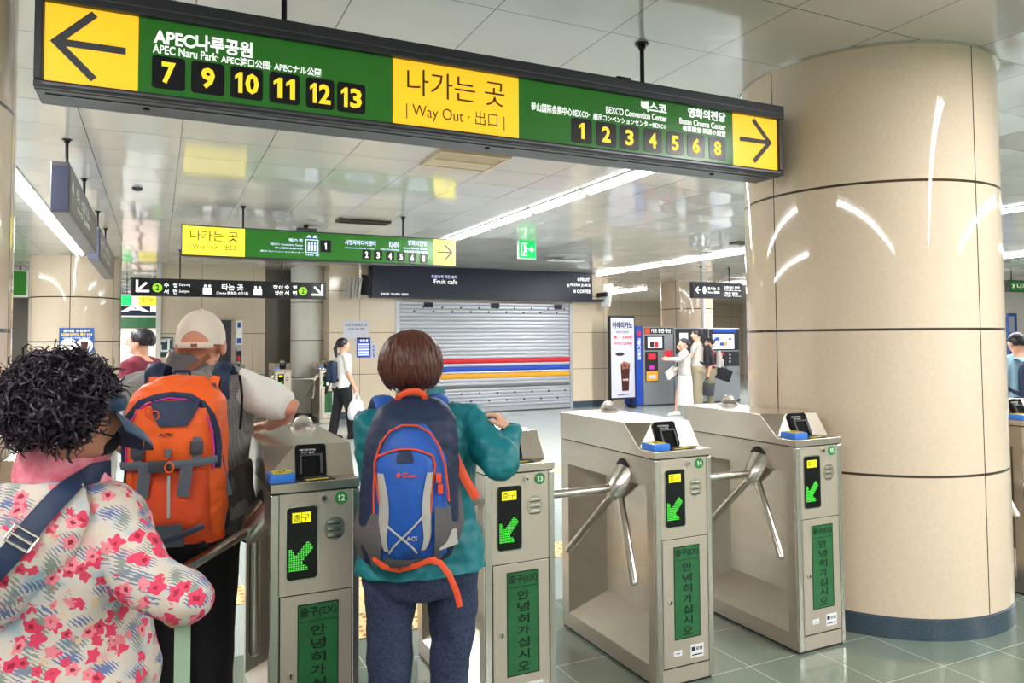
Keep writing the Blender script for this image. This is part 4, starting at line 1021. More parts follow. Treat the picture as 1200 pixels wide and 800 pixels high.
# ------------------------------------------------------------------ left background
cx_, cy_ = onz(90, 303, H)
ty, w_, h_ = poster('safety_notice', 'blue safety notice with two round pictures on the left round column', (69.5, 384), (110, 413), cy_-.745, 'poster_blue', (('음식물 반입금지', .12, .88, .83, .93, 'sign_white'), ('일회용컵 반입 제한 안내', .06, .94, .68, .79, 'sign_number'), ('깨끗한 역사 환경을 위해 협조', .1, .9, .57, .63, 'sign_bluewhite')))
for s in (-1, 1):
    d = MB().prism([(.13*math.cos(2*PI*i/24), .13*math.sin(2*PI*i/24)) for i in range(24)], (s*w_*.45, -.001, h_*.28), (1, 0, 0), (0, 0, 1), (0, -.002, 0)).build('round_picture', 'sign_white', ty, smooth=0)
    if s > 0: MB().prism([(-.06, .08), (.06, .08), (.045, -.08), (-.045, -.08)], (s*w_*.45, -.0032, h_*.28), (1, 0, 0), (0, 0, 1), (0, -.001, 0)).build('cup_picture', 'coffee', d, smooth=0)
    else: MB().box((s*w_*.45-.08, -.0042, h_*.28-.02), (s*w_*.45+.08, -.0032, h_*.28+.03)).build('food_picture', 'beige_vent', d, smooth=0)
# lift sign on the cream wall
tl, w_, h_ = poster('lift_sign', 'dark teal pictogram sign on the cream wall left of the beige cap', (187, 395), (202.5, 418), 16.2, 'teal_sign', (('엘리베이터', .1, .9, .85, .95, 'white_ink'),))
b = MB().box((-.1, -.003, .1), (.1, 0, .14)).box((.02, -.003, .14), (.06, 0, .36)).box((-.12, -.003, .14), (-.08, 0, .24)).box((-.1, -.003, .3), (.0, 0, .34)); b.build('wheelchair_mark', 'white_ink', tl, smooth=0)
# help post
x0, x1 = at(275.5, 420, 15.7)[0], at(283, 420, 15.7)[0]
t = thing('help_post', 'slim grey help post with red light right of the beige cap', 'help point', ((x0+x1)/2, 15.6, 0)); w_ = (x1-x0)/2
MB().box((-w_, 0, 0), (w_, .15, 1.5)).build('post', 'vending_grey', t, smooth=0, bevel=.01); panel('top_sign', 'fixture_white', t, -w_, w_, 1.52, 2.0, 0, .02); panel('blue_mark', 'vending_blue', t, -w_*.7, w_*.7, 1.55, 1.65, .02, .003); panel('blue_mark', 'vending_blue', t, -w_*.5, w_*.5, 1.86, 1.96, .02, .003)
MB().box((-.03, .03, 1.5), (.03, .1, 1.52)).build('neck', 'vending_grey', t, smooth=0)
k = panel('display', 'black_plastic', t, -w_*.75, w_*.75, 1.05, 1.4, 0, .01); panel('red_light', 'red', k, -w_*.4, w_*.4, 1.2, 1.3, .01, .01)
# small green hanging box sign and shopfronts at far left
x, z = at(22, 332, 17.5)
t = thing('green_box_sign', 'small green hanging sign between the left edge column and the round column', 'sign', (x, 17.5, z))
MB().box((-.2, 0, -.26), (.22, .3, .26)).build('housing', 'fixture_white', t, smooth=0, bevel=.01); panel('green_face', 'sign_green', t, -.19, .13, -.23, .24, 0, .004); MB().cyl((0, .15, .26), (0, .15, H-z), .015, 10).build('rod', 'rod_dark', t)
def shopfront(name, label, x0, x1, Y, parts):
    t = thing(name, label, 'shopfront', ((x0+x1)/2, Y, 0)); w_ = (x1-x0)/2
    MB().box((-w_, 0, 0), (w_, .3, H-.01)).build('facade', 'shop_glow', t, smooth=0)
    for nm, u0, u1, z0, z1, m, s in parts:
        p = panel(nm, m, t, -w_+2*w_*u0, -w_+2*w_*u1, z0, z1, 0, .04)
        if s: text(s, 'sign_white', p, -w_+2*w_*(u0+.08*(u1-u0)), -w_+2*w_*(u1-.08*(u1-u0)), z0+(z1-z0)*.25, z1-(z1-z0)*.25, .041, bold=.03, res=1)
    return t
shopfront('shopfront', 'bright distant shopfront seen between the round column and the cream wall', -2.3, 1.2, 29.5,
          (('dark_sign_band', 0, 1, 2.55, 3.05, 'pack_navy', 'CAFE'), ('green_band', 0, .68, 2.1, 2.5, 'sticker_green', None), ('orange_mark', .7, .9, 2.1, 2.5, 'orange', None), ('mullion', .46, .49, .1, 2.05, 'maroon', None), ('mullion', .72, .74, .1, 2.05, 'dark_grey', None), ('mullion', .9, .93, .1, 2.05, 'dark_grey', None)))
t = thing('small_way_out_sign', 'small distant yellow and green sign under the black platform sign', 'sign', (at(165, 352, 20)[0], 20, at(165, 352, 20)[1]))
MB().box((-.5, 0, -.14), (.5, .1, .14)).build('housing', 'fixture_white', t, smooth=0); panel('yellow_face', 'sign_yellow_pale', t, -.05, .48, -.12, .12, 0, .004); panel('green_face', 'exit_green', t, -.48, -.2, -.12, .12, 0, .004); text('나가는 곳', 'sign_brown', t, .0, .42, -.04, .07, .005, res=1)
for s in (-.3, .3): MB().cyl((s, .05, .14), (s, .05, H-at(165, 352, 20)[1]), .012, 8).build('rod', 'rod_dark', t)
# behind the massive column at right: blue poster, green sign, counter
x = at(1188, 360, 12.)[0]
t = thing('route_poster', 'tall blue poster seen past the right edge of the massive column', 'poster', (x, 12., .9)); MB().box((-.25, 0, 0), (.12, .05, 1.3)).build('board', 'poster_blue', t, smooth=0); MB().box((-.2, .05, -.9), (.06, .1, 1.2)).build('stand', 'dark_grey', t, smooth=0); panel('white_field', 'poster_white', t, -.22, .0, .8, 1.22, 0, .003)
t = thing('slatted_shutter', 'wood-toned slatted blind behind the blue poster at the right edge', 'blind', (at(1200, 380, 12.4)[0]+.9, 12.4, 0)); b = MB()
for i in range(24): b.box((-.75, -.02, .5+i*.075), (.75, .02, .56+i*.075))
b.box((-.8, -.03, 0), (-.75, .03, 2.4)).box((.75, -.03, 0), (.8, .03, 2.4)).build('slats', 'wood_slat', t, smooth=0)
t = thing('green_box_sign', 'green hanging sign at the right edge above the person with navy backpack', 'sign', (at(1192, 335, 11.)[0], 11, at(1192, 335, 11.)[1])); MB().box((-.3, 0, -.14), (1.4, .15, .14)).build('housing', 'sign_frame', t, smooth=0); panel('green_face', 'sign_green', t, -.28, 1.38, -.12, .12, 0, .004); text('3 나가는 곳', 'sign_white', t, -.2, .9, -.06, .06, .005, res=1)
for s in (-.1, 1.2): MB().cyl((s, .07, .14), (s, .07, H-at(1192, 335, 11.)[1]), .012, 8).build('rod', 'rod_dark', t)
# ------------------------------------------------------------------ people
def arms_default(s, R, F, U, sh):
    e = sh+R*(.03*s)-U*(.29*s)-F*.02; return e, e+F*(.07*s)-U*(.24*s)
class Fig:
    """joint positions in local space (origin on the floor under the figure)"""
    def __init__(s, h, yaw, lean=0., build=1., head_yaw=None, head_pitch=0., shoulder=1.):
        s.h = h; k = h/1.65; s.k = k; s.b = build
        s.F = V((math.sin(yaw), math.cos(yaw), 0)); s.R = V((math.cos(yaw), -math.sin(yaw), 0)); s.U = V((0, 0, 1))
        s.lean = lean
        hy = yaw if head_yaw is None else head_yaw
        hf = V((math.sin(hy)*math.cos(head_pitch), math.cos(hy)*math.cos(head_pitch), math.sin(head_pitch)))
        s.hR = V((math.cos(hy), -math.sin(hy), 0)); s.hF = hf; s.hU = s.hR.cross(hf)
        s.head = s.ax(.925)+s.F*.015*k
        s.sh = {1: s.ax(.805)+s.R*.165*k*build*shoulder, -1: s.ax(.805)-s.R*.165*k*build*shoulder}
        s.el, s.wr, s.hd, s.pn = {}, {}, {}, {}
        for q in (1, -1):
            e = s.sh[q]+s.R*(q*.035*k)-s.U*(.285*k)-s.F*.02; w = e+s.F*(.06*k)-s.U*(.23*k)
            s.el[q] = e; s.wr[q] = w; s.hd[q] = (w-e).normalized(); s.pn[q] = -s.R*q
        s.hip = {q: s.ax(.50)+s.R*(q*.085*k) for q in (1, -1)}
        s.kn = {q: V((s.hip[q].x, s.hip[q].y, .27*h))+s.F*.02 for q in (1, -1)}
        s.an = {q: V((s.hip[q].x, s.hip[q].y, .045*h)) for q in (1, -1)}
        s.fd = {1: s.F.copy(), -1: s.F.copy()}
        s.curl = {1: .5, -1: .5}
    def ax(s, f):   # point of the spine at height fraction f
        return V((0, 0, f*s.h))+s.F*(s.lean*max(0, f-.5)*s.h)
    def arm(s, q, el, wr, hd=None, pn=None, curl=None):
        s.el[q], s.wr[q] = V(el), V(wr); s.hd[q] = (V(hd) if hd else s.wr[q]-s.el[q]).normalized()
        if pn: s.pn[q] = V(pn).normalized()
        if curl is not None: s.curl[q] = curl
    def ring(s, f, a, b, n=28, p=2.3, off=0.):
        c = s.ax(f)+s.F*off*s.k; out = []
        for i in range(n):
            t = 2*PI*i/n; ct, st = math.cos(t), math.sin(t)
            out.append(c+s.R*(a*s.k*s.b*math.copysign(abs(ct)**(2/p), ct))+s.F*(b*s.k*s.b*math.copysign(abs(st)**(2/p), st)))
        return out
    TORSO = ((.455, .13, .1, -.01), (.49, .168, .118, -.012), (.53, .17, .12, -.005), (.58, .152, .108, 0), (.63, .142, .104, 0), (.68, .15, .11, 0), (.73, .162, .116, .004), (.77, .168, .11, .002), (.80, .158, .092, 0), (.825, .115, .07, 0), (.845, .06, .055, 0))
    def torso(s, mb, infl=0., f0=0., f1=1., extra=None):
        rs = [s.ring(f, a+infl/s.b, b+infl/s.b, off=o) for f, a, b, o in (extra or s.TORSO) if f0 <= f <= f1]
        mb.loft(rs)
    def limb(s, mb, pts, rad, n=14): 
        # subdivide with hemispherical ends
        P_ = [V(p) for p in pts]; path, rr = [], []
        d0 = (P_[0]-P_[1]).normalized(); d1 = (P_[-1]-P_[-2]).normalized()
        path += [P_[0]+d0*rad[0]*.95, P_[0]+d0*rad[0]*.6]; rr += [rad[0]*.3, rad[0]*.8]
        for i, p in enumerate(P_): path.append(p); rr.append(rad[i])
        path += [P_[-1]+d1*rad[-1]*.6, P_[-1]+d1*rad[-1]*.95]; rr += [rad[-1]*.8, rad[-1]*.3]
        mb.tube(path, rr, n)
    def hand(s, mb, q):
        k = s.k*.98; w, d, n = s.wr[q], s.hd[q], s.pn[q]; n = (n-d*n.dot(d)).normalized(); side = d.cross(n)*q
        # side points to the thumb
        c = w+d*.045*k
        mb.loft([[w+d*(t*k)+side*(a*k*math.cos(2*PI*i/12))+n*(b*k*math.sin(2*PI*i/12)) for i in range(12)] for t, a, b in ((-.02, .024, .018), (.01, .03, .017), (.045, .04, .016), (.08, .041, .013), (.09, .036, .008))])
        for j, (u, L) in enumerate(((.029, .068), (.010, .078), (-.010, .073), (-.028, .058))):
            p = w+d*.078*k+side*u*k; pts = [p-d*.012*k, p]; dd = d.copy(); a = s.curl[q]
            for seg in (.45, .32, .25):
                dd = (dd*math.cos(a)+n*math.sin(a)).normalized(); n2 = n
                p = p+dd*L*seg*k; pts.append(p)
            s.limb(mb, pts, [.0095*k, .0095*k, .009*k, .0082*k, .0068*k], 8)
        p = w+d*.02*k+side*.022*k; t1 = (side*.75+d*.6+n*.25).normalized(); p2 = p+t1*.036*k; t2 = (d*.85+side*.2+n*.45).normalized(); p3 = p2+t2*.028*k
        s.limb(mb, [p, p2, p3, p3+t2*.02*k], [.012*k, .0115*k, .01*k, .008*k], 8)
    def headshape(s, mb, nose=True):
        k = s.k*1.03; c, R, F, U = s.head, s.hR, s.hF, s.hU; fr = (R, F, U)
        B = lambda p, r, nu=20, nv=14: mb.ball(c+(R*p[0]+F*p[1]+U*p[2])*k, tuple(x*k for x in r), nu, nv, fr)
        B((0, -.012, .03), (.074, .092, .083)); B((0, .02, -.02), (.064, .073, .085)); B((0, .036, -.075), (.044, .042, .032)); B((0, .07, .03), (.05, .02, .02))
        for q in (1, -1):
            B((q*.079, -.008, -.012), (.013, .026, .034), 12, 8); B((q*.036, .062, -.018), (.024, .025, .022), 12, 8)
        mb.tube([c+(F*.085+U*.018)*k, c+(F*.1-U*.008)*k, c+(F*.11-U*.028)*k], [.008*k, .012*k, .016*k], 10)
        B((0, .083, -.056), (.024, .012, .006), 12, 8); B((0, .081, -.066), (.02, .012, .007), 12, 8)
        s.limb(mb, [s.ax(.83), s.ax(.86)+s.F*.005, c-U*.05*k-F*.012*k], [.06*k*s.b**.5, .052*k, .052*k], 16)
    def legs(s, mb, infl=0., f0=.05, n=18):
        k, b = s.k, s.b**.7
        for q in (1, -1):
            s.limb(mb, [s.hip[q]+s.U*.02, s.hip[q].lerp(s.kn[q], .5), s.kn[q], s.kn[q].lerp(s.an[q], .4), s.an[q]], [.083*k*b+infl, .07*k*b+infl, .053*k*b+infl*1.2, .05*k*b+infl*1.3, .036*k*b+infl*1.8], n)
    def body(s, root, skin, voxel=.007, arms=True):
        mb = MB(); s.torso(mb, f0=.485); s.headshape(mb); s.legs(mb, -.004)
        for q in (1, -1):
            s.limb(mb, [s.sh[q]-s.R*q*.03, s.sh[q].lerp(s.el[q], .45), s.el[q], s.el[q].lerp(s.wr[q], .35), s.wr[q]], [.05*s.k, .043*s.k*s.b**.5, .036*s.k, .037*s.k*s.b**.5, .025*s.k], 14)
            s.hand(mb, q)
            a = s.an[q]; f = s.fd[q]; g = f.cross(s.U)
            mb.loft([[V((a.x, a.y, 0))+f*t*s.k+g*(w_*s.k*math.cos(2*PI*i/14))+s.U*(max(0.004, hh*s.k*(.5+.5*math.sin(2*PI*i/14)))) for i in range(14)] for t, w_, hh in ((-.07, .015, .04), (-.055, .03, .075), (0, .036, .09), (.07, .042, .06), (.13, .042, .042), (.165, .022, .025))])
        me = remesh(mb, voxel, 2); me.name = 'body'; me.materials.append(M[skin]); o = link('body', me, root)
        e = MB()
        for q in (1, -1): 
            MB().ball(s.head+(s.hR*q*.033+s.hF*.079+s.hU*.002)*s.k*1.03, .0115*s.k, 12, 8).build('eye', 'eye_white', root)
        return o
    def shoes(s, root, m, voxel=.01):
        for q in (1, -1):
            a = s.an[q]; f = s.fd[q]; g = f.cross(s.U); mb = MB()
            mb.loft([[V((a.x, a.y, 0))+f*t*s.k+g*(w_*s.k*math.cos(2*PI*i/16))+s.U*(max(0., hh*s.k*(.5+.5*math.sin(2*PI*i/16)))) for i in range(16)] for t, w_, hh in ((-.085, .015, .05), (-.072, .036, .095), (0, .043, .11), (.07, .049, .075), (.14, .05, .055), (.175, .036, .04), (.19, .01, .02))])
            mb.build('shoe', m, root)
    def top(s, root, name, m, hem=.5, infl=.02, sleeve=1., srad=(.068, .058, .05, .045), voxel=.007, fold=None, neck=.84, flare=0., smooth=4, extra=None):
        mb = MB(); rs = []
        prof = [x for x in (extra or s.TORSO) if x[0] > hem+.012 and x[0] <= neck]
        i0 = min(range(len(s.TORSO)), key=lambda i: abs(s.TORSO[i][0]-hem)); a0, b0, o0 = s.TORSO[max(i0, 1)][1:]
        a0, b0 = max(a0, .16), max(b0, .115)
        prof = [(hem, a0+flare, b0+flare, o0)]+prof
        for f, a, b, o in prof:
            g = infl*(1 if f < .8 else .6 if f < .84 else .35)
            rs.append(s.ring(f, a+g/s.b, b+g/s.b, off=o))
        mb.loft(rs)
        for q in (1, -1):
            if sleeve <= 0:
                s.limb(mb, [s.sh[q]-s.R*q*.1*s.k+s.U*.01, s.sh[q]-s.R*q*.03*s.k+s.U*.002], [.088*s.k, .094*s.k], 18); continue
            k = s.k; S = s.sh[q]; inn = S-s.R*q*.09*k+s.U*.012*k
            e_ = s.el[q] if sleeve >= 1 else S.lerp(s.el[q], sleeve)
            s.limb(mb, [inn, S, S.lerp(e_, .5), e_], [srad[0]*.92*k, srad[0]*k, (srad[0]+srad[1])/2*k, srad[1]*k], 18)
            if sleeve >= 1: s.limb(mb, [s.el[q], s.el[q].lerp(s.wr[q], .5), s.wr[q]], [srad[1]*k, srad[2]*k, srad[3]*k], 18)
        return cloth(mb, name, m, root, voxel, smooth, fold)
    def bottoms(s, root, m, infl=.018, name='trousers', voxel=.008, fold=None, waist=.56, smooth=5):
        mb = MB(); s.legs(mb, infl)
        mb.loft([s.ring(f, a+infl/s.b, b+infl/s.b, off=o) for f, a, b, o in ((.452, .115, .1, -.01), (.472, .15, .114, -.012), (.498, .17, .121, -.012), (.53, .17, .12, -.005), (waist, .155, .11, 0))])
        return cloth(mb, name, m, root, voxel, smooth, fold)
def straight_hair(fig, root, m, vol=(.098, .108, .105), cz=.02, cy=-.015, drop=1.9, face=1.15, n=900, seed=3, w_=.005, jit=.012, flick=0.):
    """short cut hair: a scalp shell plus locks falling from the crown"""
    rnd = random.Random(seed); k = fig.k; c = fig.head+(fig.hU*cz+fig.hF*cy)*k; R, F, U = fig.hR, fig.hF, fig.hU
    def pt(th, ph, s_=1.):
        return c+(R*(vol[0]*math.sin(th)*math.cos(ph))+F*(vol[1]*math.sin(th)*math.sin(ph))+U*(vol[2]*math.cos(th)))*k*s_
    def end(ph): # how far down the lock reaches; short over the face
        f = math.sin(ph); return face+(drop-face)*min(1, max(0, (1-f)*1.1-.12)) 
    mb = MB(); nu = 32; rings = []
    for i in range(13):
        u = .02+.98*i/12
        rings.append([pt(max(.01, u*end(2*PI*j/nu)), 2*PI*j/nu, .93) for j in range(nu)])
    mb.loft(rings, cap=True)
    for i in range(n):
        ph = rnd.uniform(0, 2*PI); e = end(ph)*rnd.uniform(.86, 1.03); a = rnd.uniform(0, .75)**1.2*e; L = max(.25, min(e-a, rnd.uniform(.5, 1.2)))
        if i % 3 == 0: a = max(0, e-L)
        dph = rnd.gauss(0, .12); off = 1+rnd.uniform(-.03, .06); pts, rr, ups = [], [], []
        for j in range(7):
            u = j/6; th = a+L*u
            if th > e: th = e
            p = pt(th, ph+dph*u+.05*math.sin(5*u+i), off+jit*math.sin(u*6+i)-.05*max(0, u-.7)+flick*max(0, u-.6))
            pts.append(p); rr.append(w_*k*(1-.75*u**2)*(.5+.5*min(1, u*4))); ups.append((p-c).normalized())
        mb.tube(pts, rr, 4, flat=(1.5, .5), up=ups)
    return mb.build('hair', m, root, smooth=80, fix=False)
def curly_hair(fig, root, m, vol=(.138, .132, .125), n=2900, seed=5):
    rnd = random.Random(seed); k = fig.k; c = fig.head+(fig.hU*.03-fig.hF*.05)*k; R, F, U = fig.hR, fig.hF, fig.hU
    mb = MB()
    def d_(th, ph): return R*(math.sin(th)*math.cos(ph))+F*(math.sin(th)*math.sin(ph))+U*math.cos(th)
    def surf(th, ph, s_=1.): 
        v = d_(th, ph); r_ = 1/math.sqrt((v.dot(R)/vol[0])**2+(v.dot(F)/vol[1])**2+(v.dot(U)/vol[2])**2)
        r_ *= 1+.1*noise.noise(v*3.2+V((seed, 0, 0)))
        return c+v*r_*k*s_
    rings = [[surf(max(.01, 2.4*i/14)*(1-.52*max(0, math.sin(2*PI*j/40))), 2*PI*j/40, .9) for j in range(40)] for i in range(15)]
    mb.loft(rings)
    for i in range(n):
        ph = rnd.uniform(0, 2*PI); lim = 2.5*(1-.42*max(0, math.sin(ph))); th = math.acos(1-rnd.random()*(1-math.cos(lim)))
        p = surf(th, ph, rnd.uniform(.84, .98)); nrm = (p-c).normalized()
        if nrm.dot(F) > .28 and nrm.dot(U) < .3: continue
        t = V((rnd.gauss(0, 1), rnd.gauss(0, 1), rnd.gauss(0, 1)-.5)); t = (t-nrm*t.dot(nrm)).normalized(); b_ = nrm.cross(t)
        L = rnd.uniform(.03, .075); rad = rnd.uniform(.007, .014); turns = rnd.uniform(.7, 1.6); ph0 = rnd.uniform(0, 6); lift = rnd.uniform(0., .022) if rnd.random() > .12 else rnd.uniform(.02, .04); pts, rr = [], []
        for j in range(9):
            u = j/8; a = ph0+2*PI*turns*u
            pts.append(p+t*(L*(u-.4))+nrm*(rad*math.cos(a)+lift*u-.010)+b_*(rad*math.sin(a))); rr.append(rnd.uniform(.0014, .0024)*(1-.6*u*u))
        mb.tube(pts, rr, 4, flat=(1.8, .8))
    return mb.build('hair', m, root, smooth=80, fix=False)
def person(label, x, y, group=None):
    return thing('person', label, 'person', (x, y, 0), 0, group)
def loc(root, p): return V(p)-root.location

# ---- woman in the floral jacket (left foreground)
A0 = ond(66, 640, 1.72); pa = person('person in a floral jacket with curly black hair and a navy visor, left foreground', A0.x, A0.y)
fa = Fig(1.5, math.radians(28), lean=.02, build=1.12, head_yaw=math.radians(57), head_pitch=-.08, shoulder=1.0)
fa.head = loc(pa, ond(92, 486, 1.70))
fa.sh[1] = loc(pa, ond(126, 602, 1.70)); fa.sh[-1] = 2*fa.ax(.775)-fa.sh[1]
fa.TORSO = Fig.TORSO[:6]+((.72, .158, .118, .004), (.755, .15, .112, .004), (.785, .125, .098, 0), (.81, .095, .08, 0), (.845, .06, .055, 0))
el = loc(pa, ond(168, 676, 1.64)); wr = loc(pa, ond(212, 699, 1.60))
fa.arm(1, el, el.lerp(wr, .3), hd=wr-el, pn=(-.3, .2, -1), curl=1.2)
fa.body(pa, 'skin_old'); fa.wr[1] = wr+(wr-el).normalized()*.015
fl = folds(.009, 7, 5, 2.)
tj = [(f, a+(.03 if f < .6 else .02), b+.03, o) for f, a, b, o in fa.TORSO]
fa.top(pa, 'jacket', 'floral', hem=.47, infl=.03, srad=(.078, .072, .066, .064), fold=fl, flare=.04, extra=tj, neck=.83)
# hood lying on the back and stand-up pink collar
mb = MB(); nk = fa.ax(.85)+fa.F*.01
rs = []
for z, a, b_ in ((-.05, .105, .1), (.0, .1, .092), (.03, .095, .085), (.05, .088, .078), (.045, .078, .068), (.0, .07, .06)):
    rs.append([nk+fa.U*(z-.012*math.sin(2*PI*i/28))+fa.R*(a*math.cos(2*PI*i/28))+fa.F*(b_*math.sin(2*PI*i/28)) for i in range(28)])
mb.loft(rs); me = remesh(mb, .007, 3, folds(.006, 16, 16, 4)); me.materials.append(M['floral_pink']); link('collar', me, pa)
mb = MB(); rs = []
for i in range(11):
    u = i/10; a = .155*math.sin(PI*(.28+.62*u))*(1-.25*u*u); t_ = .016+.022*math.sin(PI*min(1, u*1.05))
    cc = fa.ax(.835-.19*u)-fa.F*(.14+.05*math.sin(PI*u*.8))*fa.k*1.1
    rs.append([cc+fa.R*(a*math.cos(2*PI*j/24))+fa.F*(t_*math.sin(2*PI*j/24)+.05*(math.cos(2*PI*j/24)**2)) for j in range(24)])
mb.loft(rs); me = remesh(mb, .007, 4, folds(.007, 14, 9, 8)); me.materials.append(M['floral']); link('hood', me, pa)
fa.bottoms(pa, 'trousers_dark', .02); fa.shoes(pa, 'black_cloth')
curly_hair(fa, pa, 'hair_curl')
# cuff drawstring line and black mask
c, R, F, U = fa.head, fa.hR, fa.hF, fa.hU
mb = MB(); rs = []
for i in range(9):   # peak of the visor
    u = i/8; rs.append([c+F*(.04+.125*u)*1.0+U*(.03-.075*u-.012*math.cos(PI*(j/12-.5)*1.0)*0)+R*((.12*(1-u**2.6)**.5+.002)*(j/6-1)) + U*(-.055*((j/6-1)**2)*(1-.3*u)) for j in range(13)]+[c+F*(.04+.125*u)+U*(.025-.075*u)+R*((.12*(1-u**2.6)**.5+.002)*(1-j/6))+U*(-.055*((1-j/6)**2)*(1-.3*u)) for j in range(13)])
vz = mb.loft(rs).build('visor', 'visor_navy', pa, smooth=50)
band = MB().tube([c+R*(.09*math.cos(a))+F*(-.005+.1*math.sin(a))+U*.03 for a in [math.radians(-20+220*i/20) for i in range(21)]], .017, 8, flat=(1, .25), up=[R*math.cos(a)+F*math.sin(a) for a in [math.radians(-20+220*i/20) for i in range(21)]]).build('visor_band', 'visor_navy', pa)
mb = MB().ball(c+F*.05-U*.06, (.044, .05, .036), 20, 12, (R, F, U)); mb.build('face_mask', 'black_cloth', pa)
for q in (1, -1): MB().tube([c+F*.07+R*q*.052-U*.05, c+F*.02+R*q*.074-U*.04, c-F*.01+R*q*.08-U*.01], .0025, 6).build('mask_loop', 'black_cloth', pa)
# bag strap across the back, with its steel slider
def back_pt(f, u, out=.0):  # u: -1..1 across the back, on the surface of the jacket
    a, b_ = .2*fa.k*fa.b, (.165)*fa.k*fa.b; return fa.ax(f)+fa.R*(a*u)-fa.F*(b_*math.sqrt(max(0, 1-u*u*.8))+out)
hits = on_surface(pa, ('jacket', 'hood', 'collar'), [(120, 550), (110, 553), (98, 560), (84, 570), (70, 583), (56, 598), (42, 614), (28, 631), (14, 648), (0, 664), (-18, 684)], .008)
sb = thing('shoulder_bag_strap', 'navy shoulder strap with steel slider slung across the floral jacket', 'bag strap', (pa.location.x, pa.location.y, 0))
pts = [h_[0] for h_ in hits]; ups = [(h_[1]*.5-fa.F*.5) for h_ in hits]
pts = [pts[0]+fa.F*.03-fa.U*.025-fa.R*.03]+pts+[fa.ax(.56)-fa.R*.26+fa.F*.02, fa.ax(.54)-fa.R*.27+fa.F*.1]; ups = [ups[0]]+ups+[-fa.R, -fa.R]
MB().tube(pts, .023, 8, flat=(1, .14), up=ups).build('webbing', 'pack_navy', sb, smooth=60)
p = pts[8]+ups[8].normalized()*.007; b = MB(); dd = (pts[9]-pts[7]).normalized(); sd = dd.cross(ups[8]).normalized()
for t_ in (-.016, 0, .016): b.tube([p+dd*t_-sd*.028, p+dd*t_+sd*.028], .003, 8)
for s_ in (-1, 1): b.tube([p-dd*.016+sd*s_*.028, p+dd*.016+sd*s_*.028], .003, 8)
b.build('slider', 'steel_bright', sb)
bg = MB(); bc = fa.ax(.5)-fa.R*.31+fa.F*.1; bg.loft([[bc+fa.F*(.13*math.cos(t_)*s_)+fa.R*(.05*math.sin(t_)*s_)+fa.U*z for t_ in [2*PI*i/20 for i in range(20)]] for z, s_ in ((-.1, .75), (-.08, .95), (0, 1), (.08, .9), (.1, .6))]); bg.build('bag', 'pack_navy', sb)
# pale strap hanging from her hand
p = loc(pa, ond(214, 728, 1.6)); t = thing('hanging_strap', 'pale green flat strap hanging below the floral sleeve', 'strap', pa.location+p-V((0, 0, .35)))
dn = V((.002, 0, -1)); MB().tube([V((0, 0, .35)), V((0, -.002, .2)), V((.005, 0, .1)), V((.006, .002, -.05))], .0175, 8, flat=(1, .08), up=V((-.43, -.9, 0))).build('webbing', 'pale_green', t)
MB().box((-.012, -.006, -.075), (.024, .01, -.045)).build('end_tab', 'silver_grey', t, smooth=0, bevel=.002)

# ---- man with the orange backpack
B0 = ond(222, 560, 2.93); pb = person('person in a beige cap and grey mesh vest leaning on gate 12', B0.x, B0.y)
fb = Fig(1.70, math.radians(12), lean=.03, build=1.2, head_yaw=math.radians(16), shoulder=1.0)
fb.TORSO = tuple((f if f < .6 else .6+(f-.6)*1.12, a, b_, o) for f, a, b_, o in Fig.TORSO)
for q, px_, py_ in ((1, 281, 455), (-1, 156, 462)): fb.sh[q] = loc(pb, ond(px_, py_, 2.95))
fb.head = loc(pb, ond(236, 403, 2.97))
el = loc(pb, ond(343, 478, 2.93)); wr = loc(pb, V((.43, 3.28, 1.205)))
fb.arm(1, el, wr, pn=(0, 0, -1), hd=(-.3, 1, -.05), curl=.25)
ell = loc(pb, ond(142, 520, 2.9)); fb.arm(-1, ell, ell+V((.06, .22, -.05)), pn=(1, 0, 0), curl=.5)
fb.body(pb, 'skin_old')
tb_ = [(f, a+.012, b_+.015, o) for f, a, b_, o in fb.TORSO]
fb.top(pb, 'shirt', 'white_cloth', hem=.53, infl=.012, sleeve=.7, srad=(.08, .07, .05, .05), fold=folds(.008, 8, 6, 3.), neck=.865)
fb.top(pb, 'mesh_vest', 'vest_mesh', hem=.51, infl=.03, sleeve=0, fold=folds(.007, 7, 5, 6.), extra=tb_, neck=.865)
# dark lower body of the vest, on its right side
mb = MB(); mb.loft([[p_ for p_ in fb.ring(f, a+.034, b_+.026, off=o)] for f, a, b_, o in ((.485, .17, .12, -.01), (.53, .172, .122, -.005), (.58, .16, .115, 0), (.635, .153, .112, 0))]); cloth(mb, 'vest_lower', 'mesh_grey', pb, .008, 3, folds(.008, 8, 5, 1.))
mb = MB(); nk = fb.ax(.872); rs = [[nk+fb.U*z+fb.R*(a*math.cos(2*PI*i/24))+fb.F*(a*.88*math.sin(2*PI*i/24)) for i in range(24)] for z, a in ((-.06, .125), (0, .095), (.03, .084), (.028, .072), (-.02, .06))]
cloth(mb.loft(rs), 'vest_collar', 'mesh_grey', pb, .006, 2)
hits = on_surface(pb, ('mesh_vest', 'shirt', 'vest_lower'), [(281, 440), (283, 452), (284, 464), (283, 477), (282, 490), (281, 503)], .002)
MB().tube([h_[0] for h_ in hits], .005, 6).build('armhole_piping', 'black_cloth', pb)
fb.bottoms(pb, 'trousers_dark', .018, fold=folds(.01, 6, 3, 9.)); fb.shoes(pb, 'black_cloth')
